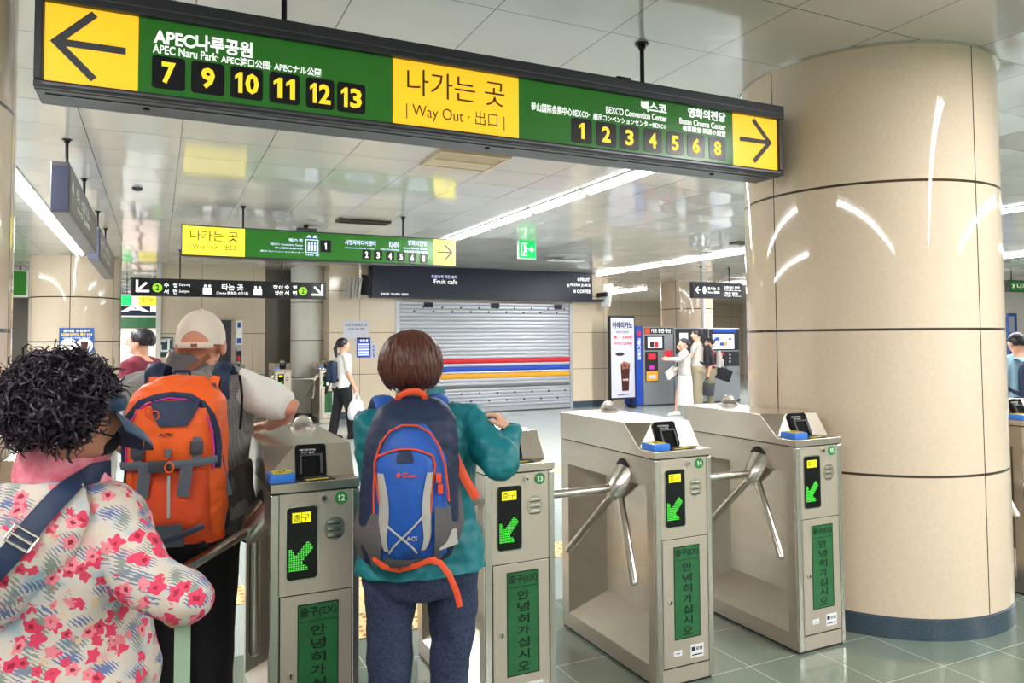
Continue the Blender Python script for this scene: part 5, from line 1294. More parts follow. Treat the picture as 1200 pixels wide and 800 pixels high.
# cap
c, R, F, U = fb.head, fb.hR, fb.hF, fb.hU; kk = fb.k*1.03
mb = MB(); rs = []
for i in range(11):
    th = PI/2*1.0*(i/10); r_ = 1
    rs.append([c+(R*(.086*math.sin(th)*math.cos(2*PI*j/32))+F*(-.008+.104*math.sin(th)*math.sin(2*PI*j/32))+U*(.026+.102*math.cos(th)))*kk for j in range(32)])
rs[0] = [c+(U*.128+F*-.008)*kk+(R*math.cos(2*PI*j/32)+F*math.sin(2*PI*j/32))*.003 for j in range(32)]
rs.append([c+(R*(.087*math.cos(2*PI*j/32))+F*(-.008+.105*math.sin(2*PI*j/32))+U*(.026-.03-.006*math.sin(2*PI*j/32)))*kk for j in range(32)])
cp = mb.loft(rs).build('cap', 'cap_beige', pb, smooth=60)
MB().ball(c+(U*.129-F*.008)*kk, (.009, .009, .005), 12, 8).build('cap_button', 'cap_beige', cp)
MB().loft([[c+(F*(.085+.075*u)+U*(.012-.02*u)+R*(.07*(1-u**2.4)**.5+.001)*(j/5-1)-U*.016*(j/5-1)**2)*kk for j in range(11)]+[c+(F*(.085+.075*u)+U*(.006-.02*u)+R*(.07*(1-u**2.4)**.5+.001)*(1-j/5)-U*.016*(1-j/5)**2)*kk for j in range(11)] for u in [i/6 for i in range(7)]]).build('cap_peak', 'cap_beige', cp, smooth=50)
# opening at the back with its strap: skin showing through a half-round
P3 = lambda ang, z, r_=1.0: c+(R*(.0885*r_*math.sin(ang))+F*(-.008-.1065*r_*math.cos(ang))+U*z)*kk
def hole(u, v, r_): return P3(-.55+1.1*u, .002+.046*math.sin(PI*(.06+.88*u))**.7*v, r_)
gv = [[hole(i/12, j/4, 1.012) for i in range(13)] for j in range(5)]; pts_ = [p_ for r_ in gv for p_ in r_]
mb = MB().add(pts_+[p_+(c-p_).normalized()*.006 for p_ in pts_], [(j*13+i, j*13+i+1, j*13+i+14, j*13+i+13) for j in range(4) for i in range(12)]+[(65+j*13+i, 65+j*13+i+13, 65+j*13+i+14, 65+j*13+i+1) for j in range(4) for i in range(12)])
mb.build('cap_opening', 'skin_old', cp, smooth=60)
MB().tube([hole(i/16, 1, 1.014) for i in range(17)], .003, 6).build('opening_edge', 'cap_beige', cp)
MB().tube([P3(-.75+1.5*i/10, -.004, 1.015) for i in range(11)], .0105*kk, 8, flat=(1, .25), up=[(P3(-.75+1.5*i/10, -.004)-c).normalized() for i in range(11)]).build('cap_strap', 'cap_beige', cp)
MB().tube([P3(-.1+.24*i/4, -.004, 1.03) for i in range(5)], .007*kk, 6, flat=(1, .2), up=[(P3(-.1+.5*i/4, 0)-c).normalized() for i in range(5)]).build('strap_slider', 'brown_leather', cp)
# grey cropped hair at the nape
# ---- woman with the blue backpack
C0 = ond(494, 640, 2.52); pc = person('person in a teal jacket and jeans with short brown hair', C0.x, C0.y)
fc = Fig(1.575, math.radians(14), lean=.02, build=1.03, head_yaw=math.radians(26), shoulder=1.0)
fc.head = loc(pc, ond(482, 429, 2.5))
el = loc(pc, ond(584, 540, 2.42)); wr = loc(pc, ond(599, 508, 2.54))
fc.arm(1, el, wr, pn=(-.6, .2, -.7), hd=(-.45, .4, .75), curl=.75)
ell = loc(pc, ond(443, 570, 2.55)); fc.arm(-1, ell, ell+V((.04, .16, -.12)), pn=(1, 0, 0))
for q in (1, -1):
    for dct in (fc.hip, fc.kn, fc.an): dct[q] = dct[q]+fc.R*(q*.022)
fc.body(pc, 'skin')
tc2 = [(f, a+(.02 if f < .62 else .012), b_+.02, o) for f, a, b_, o in fc.TORSO]
fc.top(pc, 'jacket', 'teal', hem=.505, infl=.026, srad=(.074, .066, .054, .043), fold=folds(.015, 11, 9, 5.), flare=.03, extra=tc2, neck=.83)
mb = MB(); nk = fc.ax(.85)+fc.F*.005; rs = [[nk+fc.U*(z-.008*math.sin(2*PI*i/24))+fc.R*(a*math.cos(2*PI*i/24))+fc.F*(a*.9*math.sin(2*PI*i/24)) for i in range(24)] for z, a in ((-.04, .11), (0, .092), (.035, .084), (.06, .08), (.055, .07), (-.02, .06))]
cloth(mb.loft(rs), 'collar', 'teal', pc, .006, 2, folds(.004, 14, 12, 2))
fc.bottoms(pc, 'jeans', .014, fold=folds(.012, 9, 6, 3.), smooth=12); fc.shoes(pc, 'white_cloth')
straight_hair(fc, pc, 'hair_brown', vol=(.105, .114, .112), drop=2.42, face=1.3, n=1500, cz=.008, jit=.032, w_=.0042)
# ------------------------------------------------------------------ backpacks (worn, so things of their own)
class Pack:
    """pack space: x right, z up, y towards the viewer side (outwards); px() maps photo pixels at the pack's depth"""
    def __init__(s, label, px, py, D, yaw, rel=0.):
        p = ond(px, py, D); s.t = thing('backpack', label, 'backpack', p, -yaw); s.px0, s.py0, s.sc = px, py, D/F_PX
    def q(s, px, py): return ((px-s.px0)*s.sc, -(py-s.py0)*s.sc)
def sect(a, b, y0, z, n=28, p=2.6, x0=0.):
    out = []
    for i in range(n):
        t = 2*PI*i/n; ct, st = math.cos(t), math.sin(t)
        out.append(V((x0+a*math.copysign(abs(ct)**(2/p), ct), y0+b*math.copysign(abs(st)**(2/p), st), z)))
    return out
def ribbon(pts, w_, th, m, name, par, up):
    return MB().tube(pts, w_/2, 8, flat=(1, th/w_), up=up).build(name, m, par, smooth=50)
def shell(fn, us, vs_, th, name, m, par, fold=None):
    """curved sheet with thickness: fn(u,v) -> point on the surface, th along -y"""
    nu, nv = len(us), len(vs_); front = [fn(u, v) for v in vs_ for u in us]; back = [p+V((0, th, 0)) for p in front]
    n = nu*nv; fs = []
    for j in range(nv-1):
        for i in range(nu-1):
            a = j*nu+i; fs += [(a, a+1, a+nu+1, a+nu), (n+a, n+a+nu, n+a+nu+1, n+a+1)]
    edge = [i for i in range(nu)]+[j*nu+nu-1 for j in range(1, nv)]+[(nv-1)*nu+i for i in range(nu-2, -1, -1)]+[j*nu for j in range(nv-2, 0, -1)]
    fs += [(edge[k], edge[(k+1) % len(edge)], n+edge[(k+1) % len(edge)], n+edge[k]) for k in range(len(edge))]
    return MB().add(front+back, fs).build(name, m, par, smooth=50)
LIN = lambda n: [i/n for i in range(n+1)]
def surf_y(packs, x, z):
    """outer (viewer-side, -y) surface of the pack body by section table"""
    tab = packs
    for k in range(len(tab)-1):
        if tab[k][0] <= z <= tab[k+1][0]:
            u = (z-tab[k][0])/(tab[k+1][0]-tab[k][0]); a = tab[k][1]+(tab[k+1][1]-tab[k][1])*u; b = tab[k][2]+(tab[k+1][2]-tab[k][2])*u; y0 = tab[k][3]+(tab[k+1][3]-tab[k][3])*u; x0 = tab[k][4]+(tab[k+1][4]-tab[k][4])*u
            w_ = min(.995, abs((x-x0)/a)); return y0-b*(1-w_**2.6)**(1/2.6)
    k = 0 if z < tab[0][0] else -1
    return tab[k][3]-tab[k][2]*.5
# orange pack
po = Pack('orange hiking backpack with grey straps worn over the grey mesh vest', 208, 540, 2.60, math.radians(12))
sc_ = po.sc; Z = lambda py: -(py-540)*sc_; X = lambda px: (px-208)*sc_
TAB = [(Z(636), .115, .05, .02, X(214)), (Z(630), .14, .085, .01, X(213)), (Z(600), .155, .115, 0, X(212)), (Z(560), .16, .12, 0, X(210)), (Z(520), .163, .122, 0, X(209)), (Z(490), .163, .122, 0, X(208)), (Z(468), .155, .115, .01, X(208)), (Z(452), .125, .09, .03, X(208)), (Z(443), .08, .06, .045, X(208)), (Z(440), .03, .03, .05, X(208))]
mb = MB().loft([sect(a, b_, y0, z, x0=x0) for z, a, b_, y0, x0 in TAB])
me = remesh(mb, .006, 3, folds(.006, 12, 14, 2.)); me.materials.append(M['orange']); me.name = 'pack_body'; link('pack_body', me, po.t)
SO = lambda px, py, out=.004: V((X(px), surf_y(TAB, X(px), Z(py))-out, Z(py)))
# navy arch panel: band following the zip line of the upper lobe
arch = [(157, 545), (155, 525), (157, 505), (163, 485), (175, 470), (192, 464), (208, 462), (226, 464), (240, 473), (249, 486), (254, 503), (256, 522), (255, 545)]
ribbon([SO(*p, .004) for p in arch], .03, .006, 'pack_navy', 'arch_panel', po.t, [(0, -1, 0)]*len(arch))
ribbon([SO(p[0]+(3 if p[0] < 208 else -3), p[1]+2, .0085) for p in arch], .006, .006, 'magenta', 'zip', po.t, [(0, -1, 0)]*len(arch))
# upper lobe bulging between
def lobe(u, v):
    px = 168+(248-168)*u; py = 476+(538-476)*v; bul = .03*math.sin(PI*min(1, max(0, u)))**.6*(.35+.65*math.sin(PI*(.15+.75*v)))
    return SO(px, py, .004+bul+.006*noise.noise(V((u*5, v*6, 1))))
shell(lobe, LIN(14), LIN(10), .02, 'upper_lobe', 'orange', po.t)
def flap(u, v):
    wv = (1-.42*v**1.5); px = 211+(u-.5)*50*wv+2; py = 467+27*v; return SO(px, py, .03+.012*v)
shell(flap, LIN(8), LIN(6), .02, 'top_patch', 'pack_navy', po.t)
lt = lambda s_, x0, x1, y0, y1, m, out: text(s_, m, po.t, X(x0), X(x1), Z(y1), Z(y0), 0, o=SO((x0+x1)/2, (y0+y1)/2, out).to_3d()*0+V((0, SO((x0+x1)/2, (y0+y1)/2, out).y, 0)), bold=.03, res=1)
lt('ACTIV', 199, 213, 501, 504.5, 'pack_navy', .042)
for px, py, r_ in ((187, 478, .011), (194, 482, .012), (173, 500, .011)): MB().tube([SO(px, py, .04)+V((r_*math.cos(a), 0, r_*1.3*math.sin(a))) for a in [2*PI*i/14 for i in range(15)]], .0028, 6).build('zip_pull', 'orange_deep', po.t)
# lower pocket
def low(u, v):
    px = 166+(247-166)*u+4*v; py = 545+(628-545)*v; return SO(px, py, .006+.022*max(0., math.sin(PI*u))**.5*max(0., math.sin(PI*(.1+.8*v)))**.5+.005*noise.noise(V((u*6, v*7, 5))))
shell(low, LIN(14), LIN(12), .02, 'front_pocket', 'orange_deep', po.t)
ribbon([SO(208.5, y_, .031) for y_ in (548, 560, 575, 595)], .011, .005, 'silver_grey', 'pocket_zip', po.t, [(0, -1, 0)]*4)
# cross strap, buckle and hanging straps
cs = [(152, 540), (165, 538), (185, 537), (205, 536.5), (225, 536), (243, 535), (257, 534)]
ribbon([SO(*p, .036) for p in cs], .026, .005, 'strap_grey', 'cross_strap', po.t, [(0, -1, 0)]*7)
bk = SO(199, 537, .05); MB().box((-.03, -.008, -.019), (.03, .008, .019)).build('buckle', 'dark_grey', po.t, smooth=30, bevel=.005).location = bk
MB().tube([SO(211, 538, .06)+V((.013*math.cos(a), 0, .016*math.sin(a))) for a in [2*PI*i/14 for i in range(15)]], .003, 6).build('buckle_ring', 'orange', po.t)
for px, y1_ in ((183, 572), (225.5, 572)): ribbon([SO(px+2, 537, .044), SO(px+1, 550, .042), SO(px-1, 562, .038), SO(px-2, y1_, .036)], .038, .005, 'strap_grey', 'hanging_strap', po.t, [(0, -1, 0)]*4)
for px, py in ((176, 522), (237, 519)):
    o = MB().box((-.02, -.009, -.022), (.02, .009, .022)).box((-.012, -.013, -.014), (.012, -.009, .0)).build('side_buckle', 'dark_grey', po.t, smooth=30, bevel=.005); o.location = SO(px, py, .034)
    ribbon([SO(px, py-12, .03), SO(px, py, .032), SO(px, py+14, .034)], .026, .005, 'strap_grey', 'buckle_strap', po.t, [(0, -1, 0)]*3)
ribbon([SO(208, 519, .034), SO(208, 528, .038)], .02, .006, 'strap_grey', 'loop', po.t, [(0, -1, 0)]*2)
def patch(u, v): return SO(193+30*u, 602+28*v, .05-.01*v)
shell(patch, LIN(5), LIN(5), .012, 'base_patch', 'strap_grey', po.t)
ribbon([SO(p[0], p[1], .05) for p in ((180, 627), (200, 622), (220, 616), (245, 606))], .02, .005, 'steel_blue', 'base_strap', po.t, [(0, -1, 0)]*4)
# side wings and shoulder straps
def wing(u, v): 
    px = 244+22*u-3*v; py = 555+70*v; return V((X(px), surf_y(TAB, X(244), Z(py))+.01+.12*u, Z(py)))
shell(wing, LIN(5), LIN(8), .02, 'side_pocket', 'pack_navy', po.t)
def wing2(u, v): return V((X(244+17*u), surf_y(TAB, X(244), Z(620))-.005+.06*u, Z(617+14*v)))
shell(wing2, LIN(4), LIN(4), .02, 'hip_tab', 'orange_deep', po.t)
ribbon([V((X(254), -.06, Z(523))), V((X(258), -.05, Z(550))), V((X(265), -.02, Z(582)))], .034, .005, 'strap_grey', 'compression_strap', po.t, [(.3, -1, 0)]*3)
o = MB().box((-.016, -.006, -.018), (.016, .006, .018)).build('compression_buckle', 'dark_grey', po.t, smooth=0, bevel=.004); o.location = (X(253), -.075, Z(529))
ribbon([SO(240, 628, .01), SO(243, 638, .02), SO(236, 634, .02)], .016, .004, 'steel_blue', 'webbing_loop', po.t, [(0, -1, 0)]*3)
for s_, tx_, bx in ((-1, 178, 180), (1, 252, 246)):
    ribbon([V((X(tx_), .06, Z(470))), V((X(tx_), .045, Z(450))), V((X(tx_+1*s_), .06, Z(437))), V((X(tx_+s_), .11, Z(428))), V((X(tx_), .19, Z(432))), V((X(tx_+s_*4), .28, Z(450))), V((X(tx_+s_*12), .31, Z(500)))], .062, .02, 'pack_navy', 'shoulder_strap', po.t, [(0, -1, .2), (0, -1, .5), (0, -.6, 1), (0, 0, 1), (0, .5, 1), (0, 1, .3), (0, 1, 0)])
    ribbon([V((X(bx-s_*6), -.0, Z(462))), V((X(bx), .02, Z(455))), V((X(bx+s_*2), .035, Z(442)))], .03, .008, 'orange', 'strap_anchor', po.t, [(0, -1, .3)]*3)
    o = MB().box((-.022, -.007, -.011), (.022, .007, .011)).build('strap_buckle', 'dark_grey', po.t, smooth=0, bevel=.004); o.location = (X(bx-s_*3), .0, Z(455)); o.rotation_euler = (0, -s_*.4, 0)
MB().tube([V((X(198), .07, Z(447))), V((X(200), .06, Z(436))), V((X(216), .06, Z(436))), V((X(218), .07, Z(447)))], .007, 8).build('grab_handle', 'pack_navy', po.t)
# brown leather strap across the vest
hits = on_surface(pb, ('mesh_vest', 'vest_collar', 'shirt', 'body'), [(188, 463), (196, 455), (205, 447), (214, 440), (223, 433), (231, 427), (238, 421), (244, 416)], .006)
t = thing('leather_strap', 'thin brown leather strap running diagonally across the grey mesh vest', 'strap', pb.location)
MB().tube([h_[0] for h_ in hits], .011, 8, flat=(1, .25), up=[h_[1] for h_ in hits]).build('strap', 'brown_leather', t)
MB().ball(hits[2][0]+hits[2][1]*.003, .004, 10, 6).build('stud', 'steel_bright', t)

# blue pack
pbk = Pack('blue hiking backpack with orange piping worn over the teal jacket', 478, 565, 2.30, math.radians(14))
sc_ = pbk.sc; Z = lambda py: -(py-565)*sc_; X = lambda px: (px-478)*sc_
TAB = [(Z(660), .10, .04, .03, X(478)), (Z(655), .135, .07, .02, X(478)), (Z(630), .15, .1, .005, X(479)), (Z(590), .152, .112, 0, X(480)), (Z(550), .15, .112, 0, X(481)), (Z(515), .143, .105, .005, X(483)), (Z(492), .13, .095, .015, X(486)), (Z(478), .108, .075, .03, X(487)), (Z(470), .08, .05, .045, X(487)), (Z(466), .04, .03, .05, X(487))]
mb = MB().loft([sect(a, b_, y0, z, x0=x0) for z, a, b_, y0, x0 in TAB])
me = remesh(mb, .006, 3, folds(.005, 12, 12, 6.)); me.materials.append(M['pack_navy']); me.name = 'pack_body'; link('pack_body', me, pbk.t)
SB = lambda px, py, out=.004: V((X(px), surf_y(TAB, X(px), Z(py))-out, Z(py)))
def outer(u, v):
    hw = 39*min(1, (.16+v*3.2)**.5) if v < .25 else 39+2*v; px = 480+(u-.5)*2*hw; py = 494+150*v; return SB(px, py, .004+.014*max(0., math.sin(PI*u))**.4*min(1, v*5+.15))
shell(outer, LIN(14), LIN(16), .02, 'rear_pocket', 'pack_blue', pbk.t)
po1 = [(438, 590), (438, 560), (440, 530), (446, 512), (456, 500), (470, 494), (486, 495), (500, 503), (510, 517), (517, 540), (520, 565), (521, 580)]
ribbon([SB(*p, .021) for p in po1], .0065, .008, 'orange_deep', 'outer_piping', pbk.t, [(0, -1, 0)]*len(po1))
def inner(u, v):
    half = [31, 34, 33, 31, 29, 28, 28, 29, 30, 27, 20]; k = v*10; i = min(9, int(k)); hw = (half[i]+(half[i+1]-half[i])*(k-i))*(1 if v > .08 else .55+.45*v/.08)
    px = 472+(u-.5)*2*hw; py = 519+120*v; return SB(px, py, .014+.03*max(0., math.sin(PI*u))**.4*max(0., math.sin(PI*min(1, .12+.8*v)))**.5+.004*noise.noise(V((u*5, v*6, 3))))
shell(inner, LIN(14), LIN(16), .02, 'front_panel', 'pack_blue', pbk.t)
def strip(u0):
    def f(u, v): return inner(u0+(u-.5)*.17*(.6+.5*math.sin(PI*v)), .22+.72*v)+V((0, -.0045, 0))
    return f
shell(strip(.085), LIN(4), LIN(12), .006, 'grey_side_panel', 'silver_grey', pbk.t); shell(strip(.915), LIN(4), LIN(12), .006, 'grey_side_panel', 'silver_grey', pbk.t)
po2 = [inner(0, .5), inner(0, .3), inner(.0, .14), inner(.02, .07), inner(.15, .015), inner(.35, 0), inner(.65, 0), inner(.85, .015), inner(.98, .07), inner(1, .16), inner(1, .35), inner(1, .6)]
ribbon([p+V((0, -.005, 0)) for p in po2], .007, .008, 'orange_deep', 'inner_piping', pbk.t, [(0, -1, 0)]*len(po2))
shell(lambda u, v: inner(.33+.32*u+.06*v*(.5-u), .02+.1*v)+V((0, -.005, 0)), LIN(5), LIN(3), .006, 'top_patch', 'pack_navy', pbk.t)
for a, c in (((.12, .96), (.86, .6)), ((.14, .68), (.8, .97))):
    ribbon([inner(a[0]+(c[0]-a[0])*k/6, a[1]+(c[1]-a[1])*k/6)+V((0, -.004, 0)) for k in range(7)], .006, .003, 'silver_grey', 'reflective_line', pbk.t, [(0, -1, 0)]*7)
yl = inner(.5, .28).y-.003
text('Jack', 'orange_deep', pbk.t, X(468), X(475), Z(545.5), Z(543), 0, o=(0, yl, 0), bold=.03, res=1)
text('Wolfskin', 'orange_deep', pbk.t, X(468), X(484), Z(549), Z(546), 0, o=(0, yl, 0), bold=.03, res=1)
b = MB(); b.prism([(.005*math.cos(i*PI/5), .0045*math.sin(i*PI/5)) for i in range(10)], (X(464), yl, Z(547)), (1, 0, 0), (0, 0, 1), (0, -.001, 0))
for dx, dz in ((-.006, .004), (-.002, .0075), (.0025, .0075), (.006, .004)): b.prism([(.0018*math.cos(i*PI/4), .0025*math.sin(i*PI/4)) for i in range(8)], (X(464)+dx, yl, Z(547)+dz), (1, 0, 0), (0, 0, 1), (0, -.001, 0))
b.build('paw_mark', 'orange_deep', pbk.t, smooth=0)
text('ACS', 'silver_grey', pbk.t, X(473), X(485), Z(619), Z(614), 0, o=(0, inner(.6, .8).y-.003, 0), bold=.03, res=1)
for px, py in ((509, 553), (511, 565)): o = MB().box((-.008, -.006, -.014), (.008, .006, .014)).build('zip_toggle', 'orange_deep', pbk.t, smooth=0, bevel=.003); o.location = SB(px, py, .022)
# grey mesh side pockets
for s_, xa, xb in ((-1, 446, 415), (1, 505, 545)):
    def pk(u, v, s_=s_, xa=xa, xb=xb):
        px = xa+(xb-xa)*u*(1-.35*abs(v-.45)); py = (590 if s_ < 0 else 582)+(64 if s_ < 0 else 68)*v-(14*u if v < .3 else 0)*(1 if s_ > 0 else -.3)
        return V((X(px), surf_y(TAB, X(xa), Z(min(py, 650)))-.012+.13*u**1.6-.02*math.sin(PI*v), Z(py)))
    shell(pk, LIN(8), LIN(9), .02, 'mesh_pocket', 'mesh_grey', pbk.t)
pt_ = V((X(521), surf_y(TAB, X(506), Z(625))+.008, Z(625))); o = MB().box((-.034, -.004, -.024), (.034, .004, .024)).build('pocket_label', 'silver_grey', pbk.t, smooth=0, bevel=.002); o.location = pt_; o.rotation_euler = (0, -.12, .5)
def base(u, v): return SB(447+64*u, 641+17*v+4*math.sin(PI*u), .012+.01*math.sin(PI*u))
shell(base, LIN(10), LIN(4), .02, 'base_panel', 'mesh_grey', pbk.t)
ribbon([SB(438, 641, .02), SB(449, 652, .03), SB(462, 660, .03), SB(470, 664, .03)], .016, .004, 'orange_deep', 'base_strap', pbk.t, [(0, -1, .2)]*4)
ribbon([SB(470, 659, .035), SB(485, 652, .035), SB(500, 646, .035), SB(508, 646, .034)], .016, .004, 'orange_deep', 'base_strap', pbk.t, [(0, -1, .2)]*4)
ribbon([SB(500, 646, .036), SB(512, 650, .045), V((X(521), -.12, Z(661))), V((X(529), -.12, Z(680))), V((X(533), -.12, Z(697)))], .018, .004, 'orange_deep', 'strap_tail', pbk.t, [(0, -1, .2)]*5)
ribbon([V((X(531), .03, Z(527))), V((X(537), .0, Z(545))), V((X(546), -.01, Z(565))), V((X(559), -.0, Z(587)))], .03, .006, 'orange_deep', 'side_strap', pbk.t, [(.3, -1, .1)]*4)
ribbon([V((X(431), .03, Z(560))), V((X(433), .0, Z(575))), V((X(436), -.02, Z(590)))], .014, .005, 'orange_deep', 'left_strap', pbk.t, [(-.3, -1, .1)]*3)
MB().tube([V((X(465), .02, Z(474))), V((X(468), .0, Z(464))), V((X(478), -.0, Z(459.5))), V((X(490), -.0, Z(459))), V((X(497), .0, Z(464))), V((X(500), .02, Z(474)))], .0085, 10, flat=(1.2, .6), up=V((0, -1, 0))).build('grab_handle', 'orange_deep', pbk.t)
for s_, tx_ in ((-1, 455), (1, 514)):
    ribbon([V((X(tx_-s_*6), .06, Z(492))), V((X(tx_), .05, Z(479))), V((X(tx_+s_*3), .08, Z(472))), V((X(tx_+s_*5), .14, Z(469))), V((X(tx_+s_*6), .22, Z(474))), V((X(tx_+s_*10), .3, Z(490)))], .068, .018, 'pack_blue', 'shoulder_strap', pbk.t, [(0, -1, .3), (0, -1, .6), (0, -.5, 1), (0, 0, 1), (0, .5, 1), (0, 1, .3)])

# ------------------------------------------------------------------ people in the background
def walker(label, x, y, h, yaw, topm, botm, hairm, sleeve=.5, skin='skin', skirt=False, shoe='white_cloth', build=1., infl=.014, stride=.0, srad=(.06, .052, .045, .04), hem=.5, pose=None, hair=None, neck=.84, cap=None):
    r = person(label, x, y); f = Fig(h, yaw, build=build)
    for q in (1, -1):
        f.an[q] = f.an[q]+f.F*(q*stride); f.kn[q] = f.kn[q]+f.F*(q*stride*.6+.03*abs(stride))
        f.el[q] = f.el[q]-f.F*(q*stride*.4); f.wr[q] = f.wr[q]-f.F*(q*stride*.5)
    if pose: pose(f)
    f.body(r, skin, .009)
    f.top(r, 'top', topm, hem=hem, infl=infl, sleeve=sleeve, srad=srad, voxel=.01, fold=folds(.006, 8, 6, x), neck=neck)
    if skirt:
        mb = MB(); mb.loft([f.ring(z, a, b_, off=-.005) for z, a, b_ in ((.14, .185, .17), (.25, .18, .16), (.35, .185, .15), (.45, .185, .14), (.5, .178, .13), (.555, .15, .115), (.6, .145, .11))]); cloth(mb, 'skirt', botm, r, .011, 3, folds(.008, 7, 2, x))
    else: f.bottoms(r, botm, .022, voxel=.011, fold=folds(.008, 7, 3, x))
    f.shoes(r, shoe)
    if hair: hair(f, r)
    else: straight_hair(f, r, hairm, vol=(.086, .104, .098), drop=2.15, face=1.0, n=320, w_=.008)
    return r, f
def small_pack(label, root, f, m, w_=.15, h_=.4, d=.13, fc_=.66, strap=None, extra=False):
    c = root.location+f.ax(fc_)-f.F*(.105+d/2+.02)*f.k
    yaw = math.atan2(f.F.x, f.F.y); t = thing('backpack', label, 'backpack', c, -yaw)
    mb = MB().loft([sect(w_*a, d*b_/2, 0, h_*z) for z, a, b_ in ((-.5, .7, .5), (-.45, .92, .85), (-.2, 1, 1), (.2, .98, .95), (.38, .8, .75), (.47, .5, .45), (.5, .15, .2))]); mb.build('pack_body', m, t)
    MB().loft([sect(w_*a, .03, -d/2-.005, h_*z) for z, a in ((-.42, .5), (-.38, .72), (-.1, .74), (-.03, .6), (-.01, .3))]).build('front_pocket', m, t)
    for s_ in (-1, 1):
        ribbon([V((s_*w_*.45, d/2-.01, h_*.4)), V((s_*w_*.55, d/2+.03, h_*.47)), V((s_*w_*.62, d/2+.12, h_*.45)), V((s_*w_*.75, d/2+.2, h_*.25)), V((s_*w_*.85, d/2+.19, -h_*.05)), V((s_*w_*.9, d/2+.08, -h_*.3)), V((s_*w_*.7, d/2-.02, -h_*.4))], .045, .012, strap or m, 'shoulder_strap', t, [(0, -.5, 1), (0, 0, 1), (0, .5, 1), (s_*.3, 1, .3), (s_*.6, .8, 0), (s_, 0, 0), (s_, -.5, 0)])
    return t
# woman in white at the cafe poster
D1 = 12.0; p = onz(401, 514, 0)
def ps(f):
    f.arm(-1, f.sh[-1]-f.R*.02-f.U*.27-f.F*.03, f.sh[-1]-f.R*.03-f.U*.47+f.F*.08)
    f.arm(1, f.sh[1]+f.R*.02-f.U*.27+f.F*.02, f.sh[1]+f.R*.02-f.U*.48+f.F*.12)
def ponytail(f, r):
    straight_hair(f, r, 'hair_black', vol=(.086, .104, .096), drop=2.15, face=1.0, n=320, w_=.008)
    c = f.head; MB().tube([c-f.hF*.1+f.hU*.0, c-f.hF*.14-f.hU*.05, c-f.hF*.13-f.hU*.13, c-f.hF*.12-f.hU*.2], [.03, .033, .026, .008], 10).build('ponytail', 'hair_black', r)
rw, fwm = walker('person in white short-sleeved shirt and black trousers walking with a plastic bag', p[0], p[1], 1.63, math.radians(78), 'white_cloth', 'black_cloth', 'hair_black', sleeve=.62, stride=.14, srad=(.075, .06, .05, .045), infl=.025, pose=ps, hair=ponytail, shoe='black_cloth')
small_pack('small navy backpack with hanging toys on the person in white', rw, fwm, 'pack_navy', .13, .36, .13, .665)
c = rw.location+fwm.ax(.55)-fwm.F*.26; t = thing('bag_charm', 'dark plush charm dangling from the small navy backpack', 'bag charm', c)
MB().ball((0, 0, 0), (.05, .05, .055)).ball((0, 0, .06), .04).ball((.03, 0, .095), .016, 10, 8).ball((-.03, 0, .095), .016, 10, 8).build('plush', 'black_cloth', t); MB().ball((0, -.045, .0), (.025, .012, .03)).build('pale_belly', 'white_cloth', t); MB().tube([V((0, 0, .1)), V((.03, .02, .18))], .004, 6).build('cord', 'dark_grey', t); MB().tube([V((0, 0, -.05)), V((-.02, 0, -.16))], [.03, .022], 10).build('tassel', 'black_cloth', t)
hp = rw.location+fwm.wr[1]+fwm.hd[1]*.09; t = thing('plastic_bag', 'white plastic carrier bag held by the person in the white shirt', 'bag', hp-V((0, 0, .44)))
mb = MB().loft([[V((.13*a*math.cos(q_)+.012*math.sin(3*q_), .075*a*math.sin(q_)+.01*math.cos(4*q_), z)) for q_ in [2*PI*i/28 for i in range(28)]] for z, a in ((0, .75), (.02, .98), (.1, 1.08), (.2, 1.), (.27, .8), (.31, .55), (.32, .45))]); mb.build('bag_body', 'plastic_bag', t)
for s_ in (-1, 1): MB().tube([V((s_*.05, 0, .3)), V((s_*.035, 0, .38)), V((0, 0, .445))], [.02, .014, .008], 8, flat=(1, .3), up=V((0, -1, 0))).build('handle', 'plastic_bag', t)
MB().prism([(-.03, -.03), (.035, -.01), (.02, .04), (-.02, .03)], (.02, -.086, .12), (1, 0, 0), (0, 0, 1), (0, .006, 0)).build('print', 'magenta', t, smooth=0)
# man in maroon with mask and glasses
p = ond(166, 440, 6.6)
def psm(f): f.arm(-1, f.sh[-1]-f.U*.27, f.sh[-1]-f.U*.3+f.F*.24)
def hm(f, r):
    straight_hair(f, r, 'hair_black', vol=(.089, .108, .1), drop=2.1, face=.95, n=520, w_=.006)
    c, R, F, U = f.head, f.hR, f.hF, f.hU
    MB().ball(c+F*.068-U*.05, (.056, .052, .05), 18, 12, (R, F, U)).build('face_mask', 'mask_white', r)
    for q in (1, -1):
        MB().tube([c+F*.07+R*q*.05-U*.04, c-F*.005+R*q*.08-U*.01], .003, 6).build('mask_loop', 'mask_white', r)
        MB().tube([c+F*.106+R*q*(.036+.026*math.cos(a))+U*(.004+.02*math.sin(a)) for a in [2*PI*i/16 for i in range(17)]], .0028, 6).build('glasses_rim', 'black_plastic', r)
        MB().tube([c+F*.1+R*q*.062+U*.008, c+F*.02+R*q*.083+U*.01, c-F*.02+R*q*.083], .0028, 6).build('glasses_arm', 'black_plastic', r)
rm, fm = walker('person in maroon shirt, glasses and white mask walking beyond the gates at left', p.x, p.y, 1.69, math.radians(-62), 'maroon', 'trousers_dark', 'hair_black', sleeve=.9, stride=.08, srad=(.082, .07, .05, .045), infl=.03, pose=psm, hair=hm, build=1.08)
# person in magenta behind the beige cap
p = ond(205, 440, 9.6); walker('small person in magenta top glimpsed left of the beige cap', p.x, p.y, 1.5, math.radians(-70), 'magenta', 'trousers_dark', 'hair_black', sleeve=.9)
